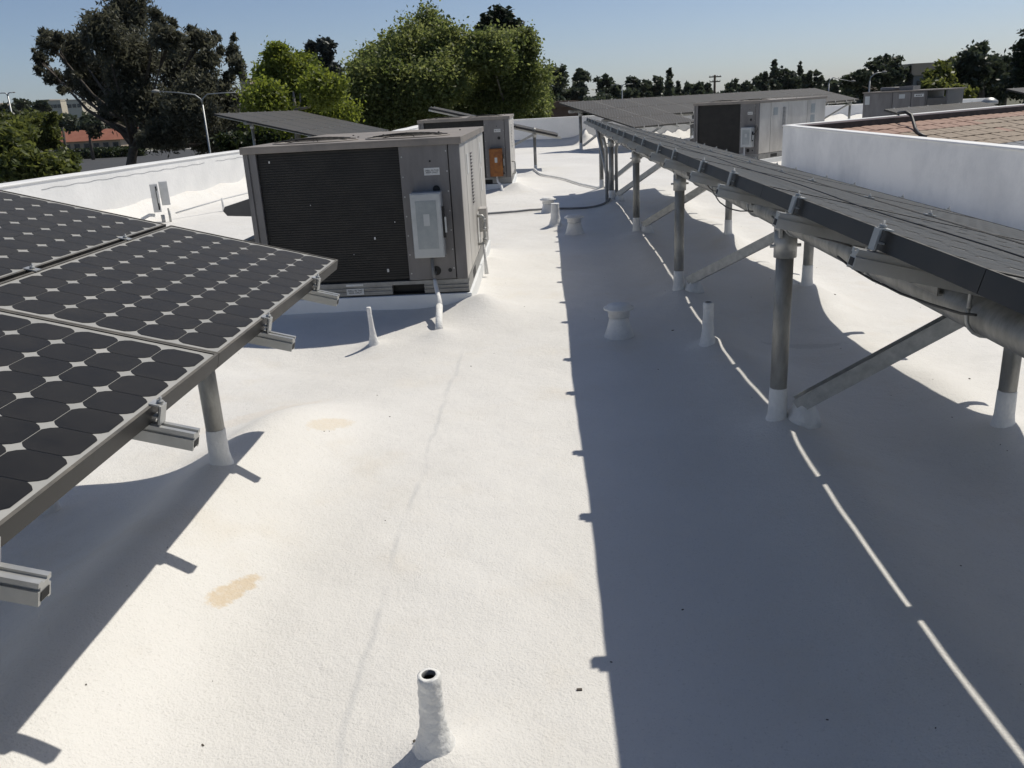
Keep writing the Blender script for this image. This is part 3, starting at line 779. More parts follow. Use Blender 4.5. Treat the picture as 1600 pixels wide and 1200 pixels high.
def cabinet(label, ox, oy, rz, kind):
    e = empty('rooftop_air_conditioner', (ox, oy, -H), rz)
    tag(e, label, 'air conditioner', 'rooftop air conditioning cabinets')
    WX, LY, ZB, ZT = 1.67, 2.76, 0.27, 1.36       # width, length, base of casing, top
    # curb
    b = MB(); b.box2((-WX+0.0, 0.005, -0.05), (0.02, LY-0.0, 0.155)); b.build('curb', M['curb'], e, bevel=0.006)
    # base rail with fork pockets
    b = MB()
    for x0, x1 in ((-WX+0.03, -1.42), (-1.22, -0.62), (-0.36, 0.0)):
        b.box2((x0, 0.03, 0.165), (x1, 0.09, ZB-0.004))
        b.box2((x0, 0.018, 0.215), (x1, 0.031, 0.225)); b.box2((x0, 0.018, 0.185), (x1, 0.031, 0.195))
    b.box2((-WX+0.03, 0.022, ZB-0.03), (0, 0.09, ZB-0.002)); b.box2((-WX+0.03, 0.034, 0.156), (0, 0.09, 0.1648), 1)
    b.box2((-0.05, 0.09, 0.157), (0.0, LY-0.05, ZB-0.004)); b.box2((-WX+0.03, 0.10, 0.157), (-WX+0.08, LY-0.05, ZB-0.004))
    b.box2((-WX+0.03, LY-0.05, 0.157), (0.0, LY, ZB-0.004))
    for y0 in (0.5, 1.9):
        b.box2((0.0005, y0, 0.175), (0.003, y0+0.26, 0.245), 1)
    b.box2((-1.6, 0.10, 0.158), (-0.06, 0.11, ZB-0.01), 1)
    b.build('base_rail', [M['acbase'], M['black']], e)
    # inner dark body
    b = MB(); b.box2((-WX+0.07, 0.07, ZB), (-0.03, LY-0.03, ZT-0.05)); b.build('casing', M['coil'], e)
    # coil with guard
    xs0, xs1 = -WX+0.10, -0.47
    b = MB(); b.box2((xs0, 0.035, ZB+0.02), (xs1, 0.068, ZT-0.06)); co = b.build('condenser_coil', M['coil'], e)
    g = MB(); n = 52
    for k in range(n):
        z = ZB+0.04+(ZT-ZB-0.12)*k/(n-1); g.box2((xs0, 0.030, z-0.0022), (xs1, 0.0345, z+0.0022))
    tag(g.build('guard_wires', M['fin'], co), kind='stuff')
    # corner mullions on the left
    b = MB()
    b.box2((-WX, 0.0, ZB), (-WX+0.035, 0.05, ZT-0.045)); b.box2((-WX+0.045, 0.008, ZB), (-WX+0.095, 0.05, ZT-0.045)); b.box2((-WX+0.035, 0.014, ZB), (-WX+0.045, 0.05, ZT-0.045))
    b.build('corner_post', M['acgrey'], e)
    # control panel at the right of the front
    b = MB(); b.box2((xs1+0.001, 0.010, ZB+0.005), (-0.095, 0.03, ZT-0.047)); b.build('access_panel', M['acgrey'], e, bevel=0.003)
    b = MB(); b.box2((-0.088, 0.004, ZB), (-0.004, 0.034, ZT-0.046)); b.build('corner_post', M['acgrey'], e, bevel=0.003)
    # screws and knock outs
    b = MB()
    for k in range(7):
        z = ZB+0.06+k*0.15; b.tube([(xs1+0.02, 0.0095, z), (xs1+0.02, 0.006, z)], 0.006, 8); b.tube([(-0.108, 0.0095, z+0.03), (-0.108, 0.006, z+0.03)], 0.006, 8)
    b.build('screws', M['galv'], e)
    b = MB()
    for (x, z, r) in ((-0.20, 0.98, 0.028), (-0.25, 0.345, 0.038), (-0.14, 0.345, 0.016), (-0.235, 1.19, 0.008)):
        b.tube([(x, 0.0095, z), (x, 0.0072, z)], r, 16)
    b.build('knockout', M['black'], e)
    # right side panels
    ys = [0.012, 0.46, 1.15, 1.95, LY-0.01]
    for k in range(4):
        b = MB(); b.box2((-0.03, ys[k]+0.004 if k else 0.036, ZB+0.005), (-0.002 + 0.002*(k % 2), ys[k+1]-0.004, ZT-0.047)); b.build('side_panel', M['acside'], e, bevel=0.003)
    # vent louvres and marks on the side
    b = MB()
    for k in range(16): b.box2((0.0006, 0.93, 0.76+k*0.028), (0.012, 1.04, 0.770+k*0.028))
    b.build('side_louvres', M['acgrey'], e)
    b = MB()
    for (y0, z0, y1, z1) in ((1.3, 0.35, 1.5, 0.62), (0.55, 1.04, 0.72, 1.2), (2.1, 0.75, 2.28, 0.98), (2.1, 1.02, 2.28, 1.22)):
        b.box2((0.0006, y0, z0), (0.0035, y1, z1))
    b.build('data_plate', M['boxdoor'] if kind == 3 else M['label'], e)
    # left and back
    b = MB(); b.box2((-WX+0.0, 0.052, ZB), (-WX+0.03, LY, ZT-0.046)); b.box2((-WX+0.032, LY-0.028, ZB), (-0.032, LY, ZT-0.046)); b.build('rear_panel', M['acgrey'], e)
    for z in (0.56, 0.88):
        b = MB(); prof = [(0, 0.09), (0, -0.08), (-0.30, -0.06), (-0.33, -0.02), (-0.31, 0.015)]
        b.prism(prof, (-WX-0.001, 0.30, z), (1, 0, 0), (0, 0, 1), (0, 1, 0), 0.6); b.build('rain_hood', M['hood'], e)
    # top pan with turned down rim
    b = MB()
    b.box2((-WX-0.015, -0.015, ZT-0.012), (0.015, LY+0.015, ZT))
    b.box2((-WX-0.015, -0.015, ZT-0.052), (0.015, -0.008, ZT-0.012)); b.box2((0.008, -0.008, ZT-0.052), (0.015, LY+0.008, ZT-0.012))
    b.box2((-WX-0.015, -0.008, ZT-0.052), (-WX-0.008, LY+0.008, ZT-0.012)); b.box2((-WX-0.015, LY+0.008, ZT-0.052), (0.015, LY+0.015, ZT-0.012))
    b.build('top_pan', M['actop'], e, bevel=0.002)
    for fx in (-1.22, -0.46):
        f = MB(); cx, cy, r = fx, 0.50, 0.33
        f.lathe([(r+0.016, 0.0005), (r+0.013, 0.008), (r, 0.010), (r-0.004, 0.002)], (cx, cy, ZT), 28)
        fo = f.build('fan_ring', M['actop'], e)
        f = MB(); f.lathe([(0.0, 0.0012), (r-0.006, 0.0012)], (cx, cy, ZT), 28); f.build('fan_opening', M['black'], fo)
        f = MB()
        for k in range(1, 7):
            rr = r*k/7; pts = [(cx+rr*math.cos(a), cy+rr*math.sin(a), ZT+0.012+0.022*(1-(rr/r)**2)) for a in np.linspace(0, 2*math.pi, 25)]; f.tube(pts, 0.0025, 4, caps=False)
        for k in range(4):
            a = math.pi*k/4+0.3; f.tube([(cx-r*math.cos(a), cy-r*math.sin(a), ZT+0.010), (cx, cy, ZT+0.034), (cx+r*math.cos(a), cy+r*math.sin(a), ZT+0.010)], 0.003, 4)
        f.build('fan_guard', M['fin'], fo)
    b = MB()
    for k in range(9):
        b.tube([(-1.5+0.17*k, 1.1+0.3*(k % 3), ZT+0.0005), (-1.5+0.17*k, 1.1+0.3*(k % 3), ZT+0.008)], 0.009, 8)
    b.build('top_bolts', M['black'], e)
    # stickers
    if kind != 4:
        b = MB(); b.box2((-0.285, 0.0072, 1.085), (-0.165, 0.0093, 1.14)); lb = b.build('sticker', M['label'], e)
        text('DRILL IN THIS\nAREA ONLY!', 0.017, lb, (-0.225, 0.0066, 1.1125), (R(90), 0, 0), M['ink'])
    if kind == 1:
        b = MB(); b.box2((-0.99, 0.0155, 0.245), (-0.85, 0.0172, 0.262)); b.build('sticker', M['label'], e)
        b = MB(); b.box2((-0.99, 0.0155, 0.175), (-0.85, 0.0172, 0.225)); lb = b.build('sticker', M['label'], e)
        text('DRILL IN THIS\nAREA ONLY!', 0.019, lb, (-0.92, 0.0150, 0.20), (R(90), 0, 0), M['ink'])
    return e

e1 = cabinet('large grey cabinet unit in the foreground with a pale switch box on its front', *AC_SPOTS[0], 1)
switch_box(e1, -0.395, 0.008, 0.47, 0.965, 0.235, M['boxgrey'], M['boxdoor'])
b = MB(); b.tube([(-0.27, -0.05, 0.47), (-0.268, -0.05, 0.33), (-0.262, -0.055, 0.28)], 0.013, 10); b.build('conduit', M['conduit'], e1)
b = MB(); b.tube([(-0.25, 0.006, 0.345), (-0.25, -0.03, 0.335), (-0.262, -0.045, 0.30)], 0.004, 6); b.build('wire', M['conduit'], e1)
# foam wrapped whip down to the deck
b = MB()
zr = rz_(-0.8, 6.0)+H
b.tube([(-0.262, -0.055, 0.285), (-0.252, -0.10, 0.25), (-0.222, -0.20, 0.17), (-0.20, -0.33, 0.13)], [0.014, 0.016, 0.019, 0.022], 12)
b.tube([(-0.205, -0.33, 0.135), (-0.195, -0.50, 0.06), (-0.188, -0.60, -0.02)], [0.026, 0.026, 0.033], 12)
b.build('wrapped_whip', M['foam'], e1)
# gas pipe and small box on right side
b = MB(); b.tube([(0.0, 1.30, 0.60), (0.045, 1.30, 0.60), (0.06, 1.30, 0.58), (0.06, 1.30, 0.36), (0.03, 1.30, 0.34), (0.0, 1.30, 0.34)], 0.014, 10)
for z in (0.56, 0.48, 0.38): b.tube([(0.06, 1.30, z-0.014), (0.06, 1.30, z+0.014)], 0.021, 10)
b.build('gas_pipe', M['galv'], e1)
b = MB(); b.box2((0.002, 1.52, 0.42), (0.075, 1.70, 0.64)); b.build('meter_box', M['acside'], e1, bevel=0.003)
b = MB(); b.tube([(0.05, 1.28, 0.34), (0.055, 1.27, 0.2), (0.06, 1.26, 0.06)], [0.012, 0.012, 0.02], 8); b.build('drain_pipe', M['foam'], e1)
b = MB()
for (x, z, r_) in ((-0.72, 0.62, 0.012), (-0.64, 0.36, 0.016), (-0.55, 0.74, 0.006), (-1.48, 1.24, 0.010), (-1.2, 0.9, 0.005), (-0.9, 0.5, 0.004)):
    b.box((x, 0.029, z), (r_, 0.004, r_*1.6))
b.build('lint_speck', M['label'], e1)
e2 = cabinet('second grey cabinet behind the first with a rusty orange switch box', *AC_SPOTS[1], 2)
switch_box(e2, -0.39, 0.008, 0.30, 0.80, 0.24, M['rust'], M['rust'])
b = MB(); b.tube([(-0.27, -0.05, 0.31), (-0.26, -0.07, 0.2), (-0.20, -0.12, 0.14), (-0.18, -0.22, 0.05), (-0.18, -0.25, -0.03)], [0.02, 0.02, 0.024, 0.03, 0.035], 10); b.build('wrapped_whip', M['foam'], e2)
b = MB(); b.tube([(-0.47, 0.03, 0.16), (-0.49, -0.1, 0.08), (-0.6, -0.28, 0.03), (-0.75, -0.35, 0.02)], 0.008, 6); b.build('drain_hose', M['foam'], e2)
b = MB(); b.tube([(0, 0.5, 0.52), (0.05, 0.5, 0.52), (0.06, 0.5, 0.49), (0.06, 0.5, 0.3), (0.0, 0.5, 0.28)], 0.014, 8); b.build('gas_pipe', M['galv'], e2)
e3 = cabinet('light sided cabinet standing alone behind the long right array', *AC_SPOTS[2], 3)
switch_box(e3, -0.36, 0.008, 0.42, 0.83, 0.26, M['boxgrey'], M['boxdoor'])
b = MB(); b.tube([(-0.3, -0.05, 0.42), (-0.3, -0.05, 0.2), (-0.22, -0.15, 0.05)], 0.016, 8); b.build('conduit', M['foam'], e3)
b = MB(); b.tube([(-0.05, -0.07, 0.82), (0.0, -0.08, 0.88), (0.02, -0.07, 0.78), (-0.08, -0.06, 0.68)], 0.010, 8); b.build('cable', M['rubber'], e3)
b = MB(); b.tube([(0.0, 1.5, 0.52), (0.06, 1.5, 0.52), (0.07, 1.5, 0.5), (0.07, 1.5, 0.1)], 0.018, 8)
b.tube([(0.09, 1.42, 0.40), (0.09, 1.42, 0.0)], 0.035, 10); b.build('gas_pipe', M['foam'], e3)

# dark cabinet seen from its shaded long side (far right)
def shaded_cabinet():
    a = Vector((9.85, 27.6, 0)); c = Vector((11.65, 26.0, 0)); d = (c-a).normalized(); L_ = (c-a).length
    rz = math.atan2(d.y, d.x)
    e = empty('rooftop_air_conditioner', (a.x, a.y, -H), rz); tag(e, 'dark shaded cabinet with an open hood at its right end, behind the sunken roof', 'air conditioner', 'rooftop air conditioning cabinets')
    ZT = H-0.245
    b = MB(); b.box2((0, 0.02, 0.1), (L_*0.76, 1.5, ZT-0.03)); b.build('casing', M['acgrey'], e)
    b = MB(); b.box2((0.0, 0.2, -0.2), (L_, 1.4, 0.1)); b.build('curb', M['curb'], e)
    for x0, x1 in ((0.02, L_*0.36), (L_*0.37, L_*0.58), (L_*0.59, L_*0.75)):
        b = MB(); b.box2((x0, 0.0, 0.12), (x1, 0.019, ZT-0.05)); b.build('side_panel', M['acgrey'], e, bevel=0.003)
    b = MB(); b.box2((L_*0.76+0.002, 0.02, 0.1), (L_-0.05, 1.4, ZT-0.24)); b.box2((L_*0.76, 0.0, 0.1), (L_*0.77, 1.4, ZT-0.03)); b.box2((L_-0.05, 0.0, 0.1), (L_, 1.4, ZT-0.03))
    b.build('rain_hood', M['hood'], e)
    b = MB(); b.box2((-0.02, -0.03, ZT-0.03), (L_+0.05, 1.52, ZT)); b.build('top_pan', M['actop'], e)
    b = MB(); b.lathe([(0.30, 0), (0.30, 0.10), (0.26, 0.11)], (0.55, 0.7, ZT+0.001), 16); b.box2((0.9, 0.4, ZT+0.001), (1.3, 1.0, ZT+0.12)); b.build('fan_shroud', M['acgrey'], e)
    b = MB(); b.box2((L_*0.62, -0.003, ZT-0.19), (L_*0.73, -0.001, ZT-0.11)); lb = b.build('sticker', M['label'], e)
    b = MB(); b.box2((0.06, -0.003, ZT-0.36), (0.2, -0.001, ZT-0.12)); b.box2((L_*0.44, -0.003, ZT-0.22), (L_*0.51, -0.001, ZT-0.1)); b.build('data_plate', M['boxgrey'], e)
    b = MB()
    for k in range(4): b.box2((L_*0.64+0.045*k, -0.0045, ZT-0.165), (L_*0.64+0.045*k+0.03, -0.0034, ZT-0.135))
    b.build('lettering', M['ink'], lb)
shaded_cabinet()

# ------------------------------------------------------------------ roof penetrations
def roof_vent(x, y, s_, label):
    z = rz_(x, y); e = empty('roof_vent', (x, y, z)); tag(e, label, 'roof vent', 'white mushroom vents in a line')
    b = MB(); b.lathe([(0.115*s_, -0.03), (0.098*s_, 0.01), (0.082*s_, 0.06), (0.070*s_, 0.11), (0.066*s_, 0.128)], n=22, wob=0.015); b.build('foam_cone', M['foam'], e)
    b = MB(); b.lathe([(0.060*s_, 0.125), (0.060*s_, 0.130), (0.074*s_, 0.132), (0.074*s_, 0.175), (0.076*s_, 0.176)], n=22); b.build('collar', M['foam'], e)
    b = MB(); b.lathe([(0.074*s_, 0.176), (0.104*s_, 0.186), (0.106*s_, 0.196), (0.082*s_, 0.202), (0.080*s_, 0.214), (0.04*s_, 0.222), (0.0, 0.223)], n=24); b.build('cap', M['foam'], e)
roof_vent(0.49, 5.72, 1.0, 'white mushroom vent in the shade, nearest of three in the walkway')
roof_vent(0.37, 10.5, 1.15, 'white mushroom vent in the shade, middle of three in the walkway')
roof_vent(0.07, 12.75, 1.15, 'white mushroom vent in the sun beside the black conduit')

def foam_pipe(x, y, h, r0, r1, label, hollow=True, lean=(0, 0)):
    z = rz_(x, y); e = empty('vent_pipe', (x, y, z)); tag(e, label, 'vent pipe')
    n = 26; b = MB(); prof = []
    for k in range(n+1):
        t = k/n; zz = -0.03+t*(h+0.03)
        r = r1 + (r0-r1)*math.exp(-t*4.5) + (r1*0.035*math.sin(k*1.9) if hollow else 0)
        prof.append((r, zz))
    base = 0; seg = 22
    for i, (r, zz) in enumerate(prof):
        for k in range(seg):
            g = 2*math.pi*k/seg; rr = r*(1+0.02*math.sin(3*g+0.8*i)+0.02*math.sin(5*g-0.5*i))
            b.v.append((rr*math.cos(g)+lean[0]*zz, rr*math.sin(g)+lean[1]*zz, zz))
    for i in range(n):
        for k in range(seg):
            k2 = (k+1) % seg; b.face((i*seg+k, i*seg+k2, (i+1)*seg+k2, (i+1)*seg+k), 0, True)
    if hollow:
        st = len(b.v)
        for (r, zz) in ((r1*0.62, h+0.002), (r1*0.58, h-0.012), (r1*0.56, h-0.10)):
            for k in range(seg):
                g = 2*math.pi*k/seg; b.v.append((r*math.cos(g)+lean[0]*zz, r*math.sin(g)+lean[1]*zz, zz))
        top = n*seg
        for k in range(seg):
            k2 = (k+1) % seg
            b.face((top+k, top+k2, st+k2, st+k), 0, True)
            b.face((st+k, st+k2, st+seg+k2, st+seg+k), 1, True); b.face((st+seg+k, st+seg+k2, st+2*seg+k2, st+2*seg+k), 2, True)
        b.face([st+2*seg+k for k in range(seg)], 2)
    else:
        b.face([n*seg+k for k in range(seg)], 0)
    b.build('pipe', [M['foam'], M['conduit'], M['black']], e)
foam_pipe(-0.328, 1.755, 0.20, 0.066, 0.029, 'rough foam coated open vent pipe in the immediate foreground')
foam_pipe(0.15, 11.25, 0.27, 0.11, 0.052, 'white capped vent pipe at the shadow edge beside the far vents', hollow=False)
foam_pipe(1.0, 5.2, 0.25, 0.058, 0.032, 'white vent pipe in shade between the bright light strips', hollow=True)
foam_pipe(-1.27, 5.93, 0.26, 0.05, 0.0155, 'thin white rod standing in front of the large cabinet', hollow=False, lean=(-0.05, 0))
foam_pipe(3.2, 5.9, 0.14, 0.12, 0.05, 'short white stub under the right hand array', hollow=False)

# goose neck vent far right
def goose():
    p = at(1545, 166, 27.5); x, y = p.x, p.y
    e = empty('gooseneck_vent', (x, y, -H)); tag(e, 'grey hooded vent pipe before the far right parapet', 'roof vent')
    b = MB(); b.tube([(0, 0, -0.1), (0, 0, H-0.78)], 0.13, 12); b.build('pipe', M['foam'], e)
    b = MB(); b.lathe([(0.13, 0), (0.24, 0.02), (0.24, 0.10), (0.10, 0.2), (0, 0.21)], (0, 0, H-0.79), 14); b.build('cap', M['galv'], e)
goose()

# black conduit across the deck and risers at the end of the long array
def ground_line(name, pts, r, m, label, cat, lift=0.01, n=60):
    P = [Vector((*p, 0)) for p in pts]; out = []
    for i in range(len(P)-1):
        for k in range(n//(len(P)-1)):
            t = k/(n//(len(P)-1)); q = P[i].lerp(P[i+1], t); out.append((q.x, q.y, rz_(q.x, q.y)+r+lift))
    q = P[-1]; out.append((q.x, q.y, rz_(q.x, q.y)+r+lift))
    b = MB(); b.tube(out, r, 10); return tag(b.build(name, m), label, cat)
ground_line('conduit_run', [(-1.0, 12.8), (0.0, 13.0), (0.72, 13.02), (0.90, 13.08), (1.00, 13.22), (1.06, 13.38), (1.08, 13.5)], 0.017, M['conduit'], 'dark conduit lying across the walkway and curving up to the long array', 'conduit')
ground_line('conduit_run', [(-0.18, 19.8), (0.5, 17.8), (1.02, 15.7)], 0.02, M['foam'], 'thin coated conduit running on the deck between two array posts', 'conduit')
b = MB()
for dx, dy in ((0.0, 0.10), (0.08, 0.16), (-0.075, 0.12)):
    b2 = [(1.07+dx, 13.42+dy, rz_(1.1, 13.5)-0.02), (1.07+dx, 13.42+dy, -0.75), (1.06+dx*1.5, 13.4+dy*0.4, -0.58)]
    b.tube(b2, 0.026, 10)
tag(b.build('conduit_riser', M['galv']), 'bundle of grey conduit risers against the far post of the long array', 'conduit')
b = MB(); b.tube([(1.08, 13.7, -1.45), (0.98, 15.3, -0.52)], 0.035, 8); tag(b.build('slanted_strut', M['galv']), 'slanted steel strut beside the conduit risers', 'strut')

# switch post before the left parapet
def switch_post():
    x, y = -6.35, 14.0; z = rz_(x, y)
    e = empty('switch_post', (x, y, z)); tag(e, 'pair of pale electrical switch boxes on a short post before the left parapet', 'electrical switch')
    rot = Matrix.Rotation(R(25), 3, 'Z')
    def bx(c, d, m_, nm, par=e): 
        b = MB(); b.box(rot @ Vector(c), d, 0, rot); return b.build(nm, m_, par, bevel=0.006)
    bx((0.0, 0, 0.40), (0.12, 0.20, 0.45), M['label'], 'switch_box'); bx((0.15, 0.06, 0.46), (0.13, 0.16, 0.38), M['label'], 'switch_box')
    bx((0.03, -0.107, 0.40), (0.022, 0.012, 0.38), M['black'], 'lever_slot'); bx((0.045, -0.12, 0.42), (0.03, 0.03, 0.2), M['label'], 'lever')
    b = MB(); b.tube([(0.06, 0.02, -0.05), (0.06, 0.02, 0.12)], 0.03, 10); b.tube([(0.16, 0.06, -0.05), (0.16, 0.06, 0.22)], 0.02, 8); b.build('stand', M['galv'], e)
    b = MB(); b.tube([(-0.06, 0, 0.12), (-0.14, -0.02, 0.13), (-0.25, -0.06, 0.08), (-0.32, -0.1, -0.02), (-0.33, -0.12, -0.06)], 0.028, 10); b.build('elbow_conduit', M['foam'], e)
    b = MB(); b.tube([(0.12, 0.4, 0.10), (0.65, 1.2, 0.22), (1.6, 2.9, 0.36), (2.2, 4.0, 0.34)], 0.014, 8)
    b.tube([(0.65, 1.2, 0.24), (0.65, 1.2, -0.02)], 0.02, 8); b.tube([(1.6, 2.9, 0.36), (1.6, 2.9, -0.02)], 0.015, 8); b.build('low_conduit', M['foam'], e)
switch_post()

# black cable over the sunken roof wall
pts = [at(px, py, Y) for px, py, Y in ((1402, 182, 20.2), (1404, 176.5, 19.9), (1415, 175, 19.6), (1424, 180, 19.5), (1427, 190, 19.3), (1430, 201, 19.0), (1436, 209, 18.6), (1446, 214, 18.2))]
b = MB(); b.tube(pts, 0.035, 8)
b.tube([at(1402, 190, 20.0), at(1410, 200, 19.4), at(1428, 209, 18.9), at(1436, 210, 18.6)], 0.018, 6)
tag(b.build('cable', M['rubber']), 'thick black cable looping over the far wall of the sunken roof', 'cable')

# crumbs of debris
b = MB()
for k in range(100):
    x = random.uniform(-2.5, 3.0); y = 1.6+9*random.random()**1.6
    s_ = random.choice([0.002, 0.003, 0.003, 0.004, 0.007])
    b.box((x, y, rz_(x, y)+s_*0.3), (s_*random.uniform(1, 2.6), s_, s_*0.6), 0, Matrix.Rotation(random.random()*3, 3, 'Z'))
tag(b.build('leaf_crumbs', M['bark']), 'scattered dark crumbs on the white roof', kind='stuff')

# ------------------------------------------------------------------ vegetation
def leaf_mesh(name, C, size, m, tone=None, elong=1.6, droop=0.0):
    n = len(C)
    a = rng.normal(size=(n, 3)); a[:, 2] = a[:, 2]*0.8-droop; a /= np.linalg.norm(a, axis=1)[:, None]
    t = rng.normal(size=(n, 3)); b_ = np.cross(a, t); b_ /= np.linalg.norm(b_, axis=1)[:, None]
    s_ = size*rng.uniform(0.55, 1.35, n)[:, None]
    a = a*s_*elong/2; b_ = b_*s_/2
    V = np.empty((n, 4, 3)); V[:, 0] = C-a; V[:, 1] = C-b_*0.9; V[:, 2] = C+a; V[:, 3] = C+b_*0.9
    V = V.reshape(-1, 3)
    me = bpy.data.meshes.new(name)
    me.vertices.add(4*n); me.vertices.foreach_set('co', V.ravel())
    me.loops.add(4*n); me.loops.foreach_set('vertex_index', np.arange(4*n, dtype=np.int32))
    me.polygons.add(n); me.polygons.foreach_set('loop_start', np.arange(0, 4*n, 4, dtype=np.int32)); me.polygons.foreach_set('loop_total', np.full(n, 4, dtype=np.int32))
    me.update(calc_edges=True)
    at_ = me.attributes.new('tone', 'FLOAT', 'FACE')
    if tone is None: tone = rng.random(n)
    at_.data.foreach_set('value', np.clip(tone, 0, 1).astype(np.float32))
    me.materials.append(m); return me

def crown_points(blobs, n, clump=0.16, shell=0.45):
    """blobs: (x,y,z,rx,ry,rz)"""
    vol = np.array([b[3]*b[4]*b[5] for b in blobs])**0.72; vol /= vol.sum()
    C = []; Tn = []; n0 = n
    for b, v in zip(blobs, vol):
        k = max(20, int(n*v)); nc = max(8, k//34)
        d = rng.normal(size=(nc, 3)); d /= np.linalg.norm(d, axis=1)[:, None]
        r = rng.random(nc)**shell
        # lumpy silhouette
        r *= 0.86+0.34*np.sin(3.1*d[:, 0]+2*d[:, 2]+b[0])*np.sin(4.3*d[:, 2]+b[2])+0.12*rng.random(nc)
        cc = np.array(b[:3])+d*r[:, None]*np.array(b[3:])
        ci = rng.integers(0, nc, k)
        sp = clump*np.array(b[3:]).mean()*rng.uniform(0.5, 1.5, nc)
        P = cc[ci]+rng.normal(size=(k, 3))*sp[ci][:, None]*np.array([1, 1, 0.8])
        tn = rng.random(nc)[ci]*0.75+rng.random(k)*0.25
        C.append(P); Tn.append(tn)
    return np.concatenate(C), np.concatenate(Tn)

def tree(name, label, blobs, n, leaf, m, base=None, trunk_r=0.25, group=None, clump=0.16, bark='bark', elong=1.6, droop=0.0, limbs=True, cat='tree', shell=0.45, zg=GZ, mesh_only=False):
    """blobs in world space"""
    cx = sum(b[0] for b in blobs)/len(blobs); cy = sum(b[1] for b in blobs)/len(blobs)
    if base is None: base = (cx, cy)
    e = empty(name, (base[0], base[1], zg)); tag(e, label, cat, group)
    o = Vector((base[0], base[1], zg))
    C, Tn = crown_points(blobs, n, clump, shell)
    C = C-np.array(o)
    C = C[C[:, 2] > 0.1] if True else C
    cr = link('crown', leaf_mesh('crown', C, leaf, M[m] if isinstance(m, str) else m, Tn[:len(C)], elong, droop), e)
    cr['kind'] = 'stuff'
    b = MB(); top = max(bb[2] for bb in blobs); hcen = (top-zg)
    low = max(min(bb[2]-bb[5]*0.3 for bb in blobs)-zg, 0.22*(top-zg))
    tx, ty = cx-base[0], cy-base[1]
    b.tube([(0, 0, -0.3), (tx*.1, ty*.1, low*0.5), (tx*.35+trunk_r*.4, ty*.35, max(low, 1.0)), (tx*.7, ty*.7, low+(hcen-low)*0.5)], [trunk_r*1.25, trunk_r, trunk_r*.75, trunk_r*.2], 8)
    if limbs:
        big = sorted(blobs, key=lambda b_: -b_[3]*b_[5])[:max(6, int(len(blobs)*0.55))]
        for bb in big:
            q = Vector(bb[:3])-o; fz = random.uniform(0.0, 0.5); s0 = Vector((tx*(.35+.5*fz)+trunk_r*.3*(1-fz), ty*(.35+.5*fz), min(max(low, 1.0)+(hcen*0.85-low)*fz, q.z)))
            mid = s0.lerp(q, 0.5)+Vector((random.uniform(-.3, .3), random.uniform(-.3, .3), -0.08*(q-s0).length))
            b.tube([s0, mid, q], [trunk_r*.45, trunk_r*.25, trunk_r*.06], 6)
            for k in range(4):
                q2 = q+Vector((random.uniform(-1, 1)*bb[3], random.uniform(-1, 1)*bb[4], random.uniform(-.4, .7)*bb[5]))*0.6
                b.tube([mid.lerp(q, 0.6), q2], [trunk_r*.14, trunk_r*.04], 5)
    b.build('trunk', M[bark], e)
    return e

def pblobs(lst, Y, depth=0.8, jit=0.12):
    out = []
    for (px, py, rx, ry) in lst:
        yy = Y*(1+random.uniform(-jit, jit)*0.6)
        p = at(px, py, yy); k = yy/F*0.98
        out.append((p.x, p.y, p.z, rx*k, (rx+ry)/2*k*depth, ry*k))
    return out

# big eucalyptus
Y = 62
eb = pblobs([(205, 22, 30, 42), (160, 52, 34, 32), (120, 82, 26, 30), (78, 66, 22, 16), (62, 92, 14, 14), (86, 122, 20, 12), (112, 128, 14, 12),
             (150, 120, 38, 40), (210, 95, 45, 45), (262, 62, 24, 24), (245, 30, 12, 20), (285, 105, 38, 42), (312, 62, 20, 20), (325, 95, 16, 26),
             (300, 170, 48, 42), (345, 160, 34, 36), (220, 160, 48, 36), (180, 172, 30, 26), (255, 212, 36, 26), (150, 205, 12, 12), (330, 215, 44, 28), (365, 82, 11, 16), (372, 100, 12, 16), (358, 118, 10, 12),
             (385, 190, 30, 30), (228, 215, 18, 14)], Y)
eb = [(a[0], a[1], a[2], a[3]*0.98, a[4]*0.98, a[5]*0.98) for a in eb] + pblobs([(70, 50, 8, 8), (92, 55, 8, 7), (60, 110, 9, 7), (98, 140, 8, 10), (118, 118, 9, 7), (140, 28, 9, 9), (175, 18, 8, 9), (270, 38, 8, 10), (335, 60, 9, 11), (342, 80, 8, 9), (366, 60, 5, 9), (378, 118, 8, 9), (300, 45, 8, 8), (130, 60, 10, 9)], Y)
bx = at(186, 250, Y)
tree('eucalyptus_tree', 'huge dark eucalyptus towering over the car park beyond the left parapet', eb, 125000, 0.125, 'leaf_euc', base=(bx.x, bx.y), trunk_r=0.42, clump=0.185, elong=2.8, droop=0.6, shell=0.55)
# plane trees
def ptree(name, label, lst, Y, n, leaf, m, basepx=None, **kw):
    bb = pblobs(lst, Y); 
    if basepx is None: basepx = lst[0][0]
    p = at(basepx, 220, Y)
    return tree(name, label, bb, n, leaf, m, base=(p.x, p.y), **kw)
ptree('plane_tree', 'bright yellow-green tree between the eucalyptus and the taller round trees', [(432, 90, 20, 22), (425, 125, 30, 32), (470, 118, 32, 26), (505, 140, 30, 28), (415, 165, 34, 34), (465, 172, 44, 36), (520, 185, 36, 30)], 36, 62000, 0.09, 'leaf_lime', 460, trunk_r=0.16, clump=0.22, bark='palebark')
ptree('plane_tree', 'tall broad green tree left of centre behind the large cabinet', [(672, 52, 34, 30), (640, 80, 44, 36), (700, 75, 36, 36), (590, 105, 38, 34), (565, 135, 34, 34), (625, 130, 55, 42), (685, 130, 48, 44), (600, 172, 58, 34), (670, 175, 55, 30), (552, 180, 24, 30)], 50, 92000, 0.13, 'leaf_maple', 640, trunk_r=0.25, clump=0.2, bark='palebark')
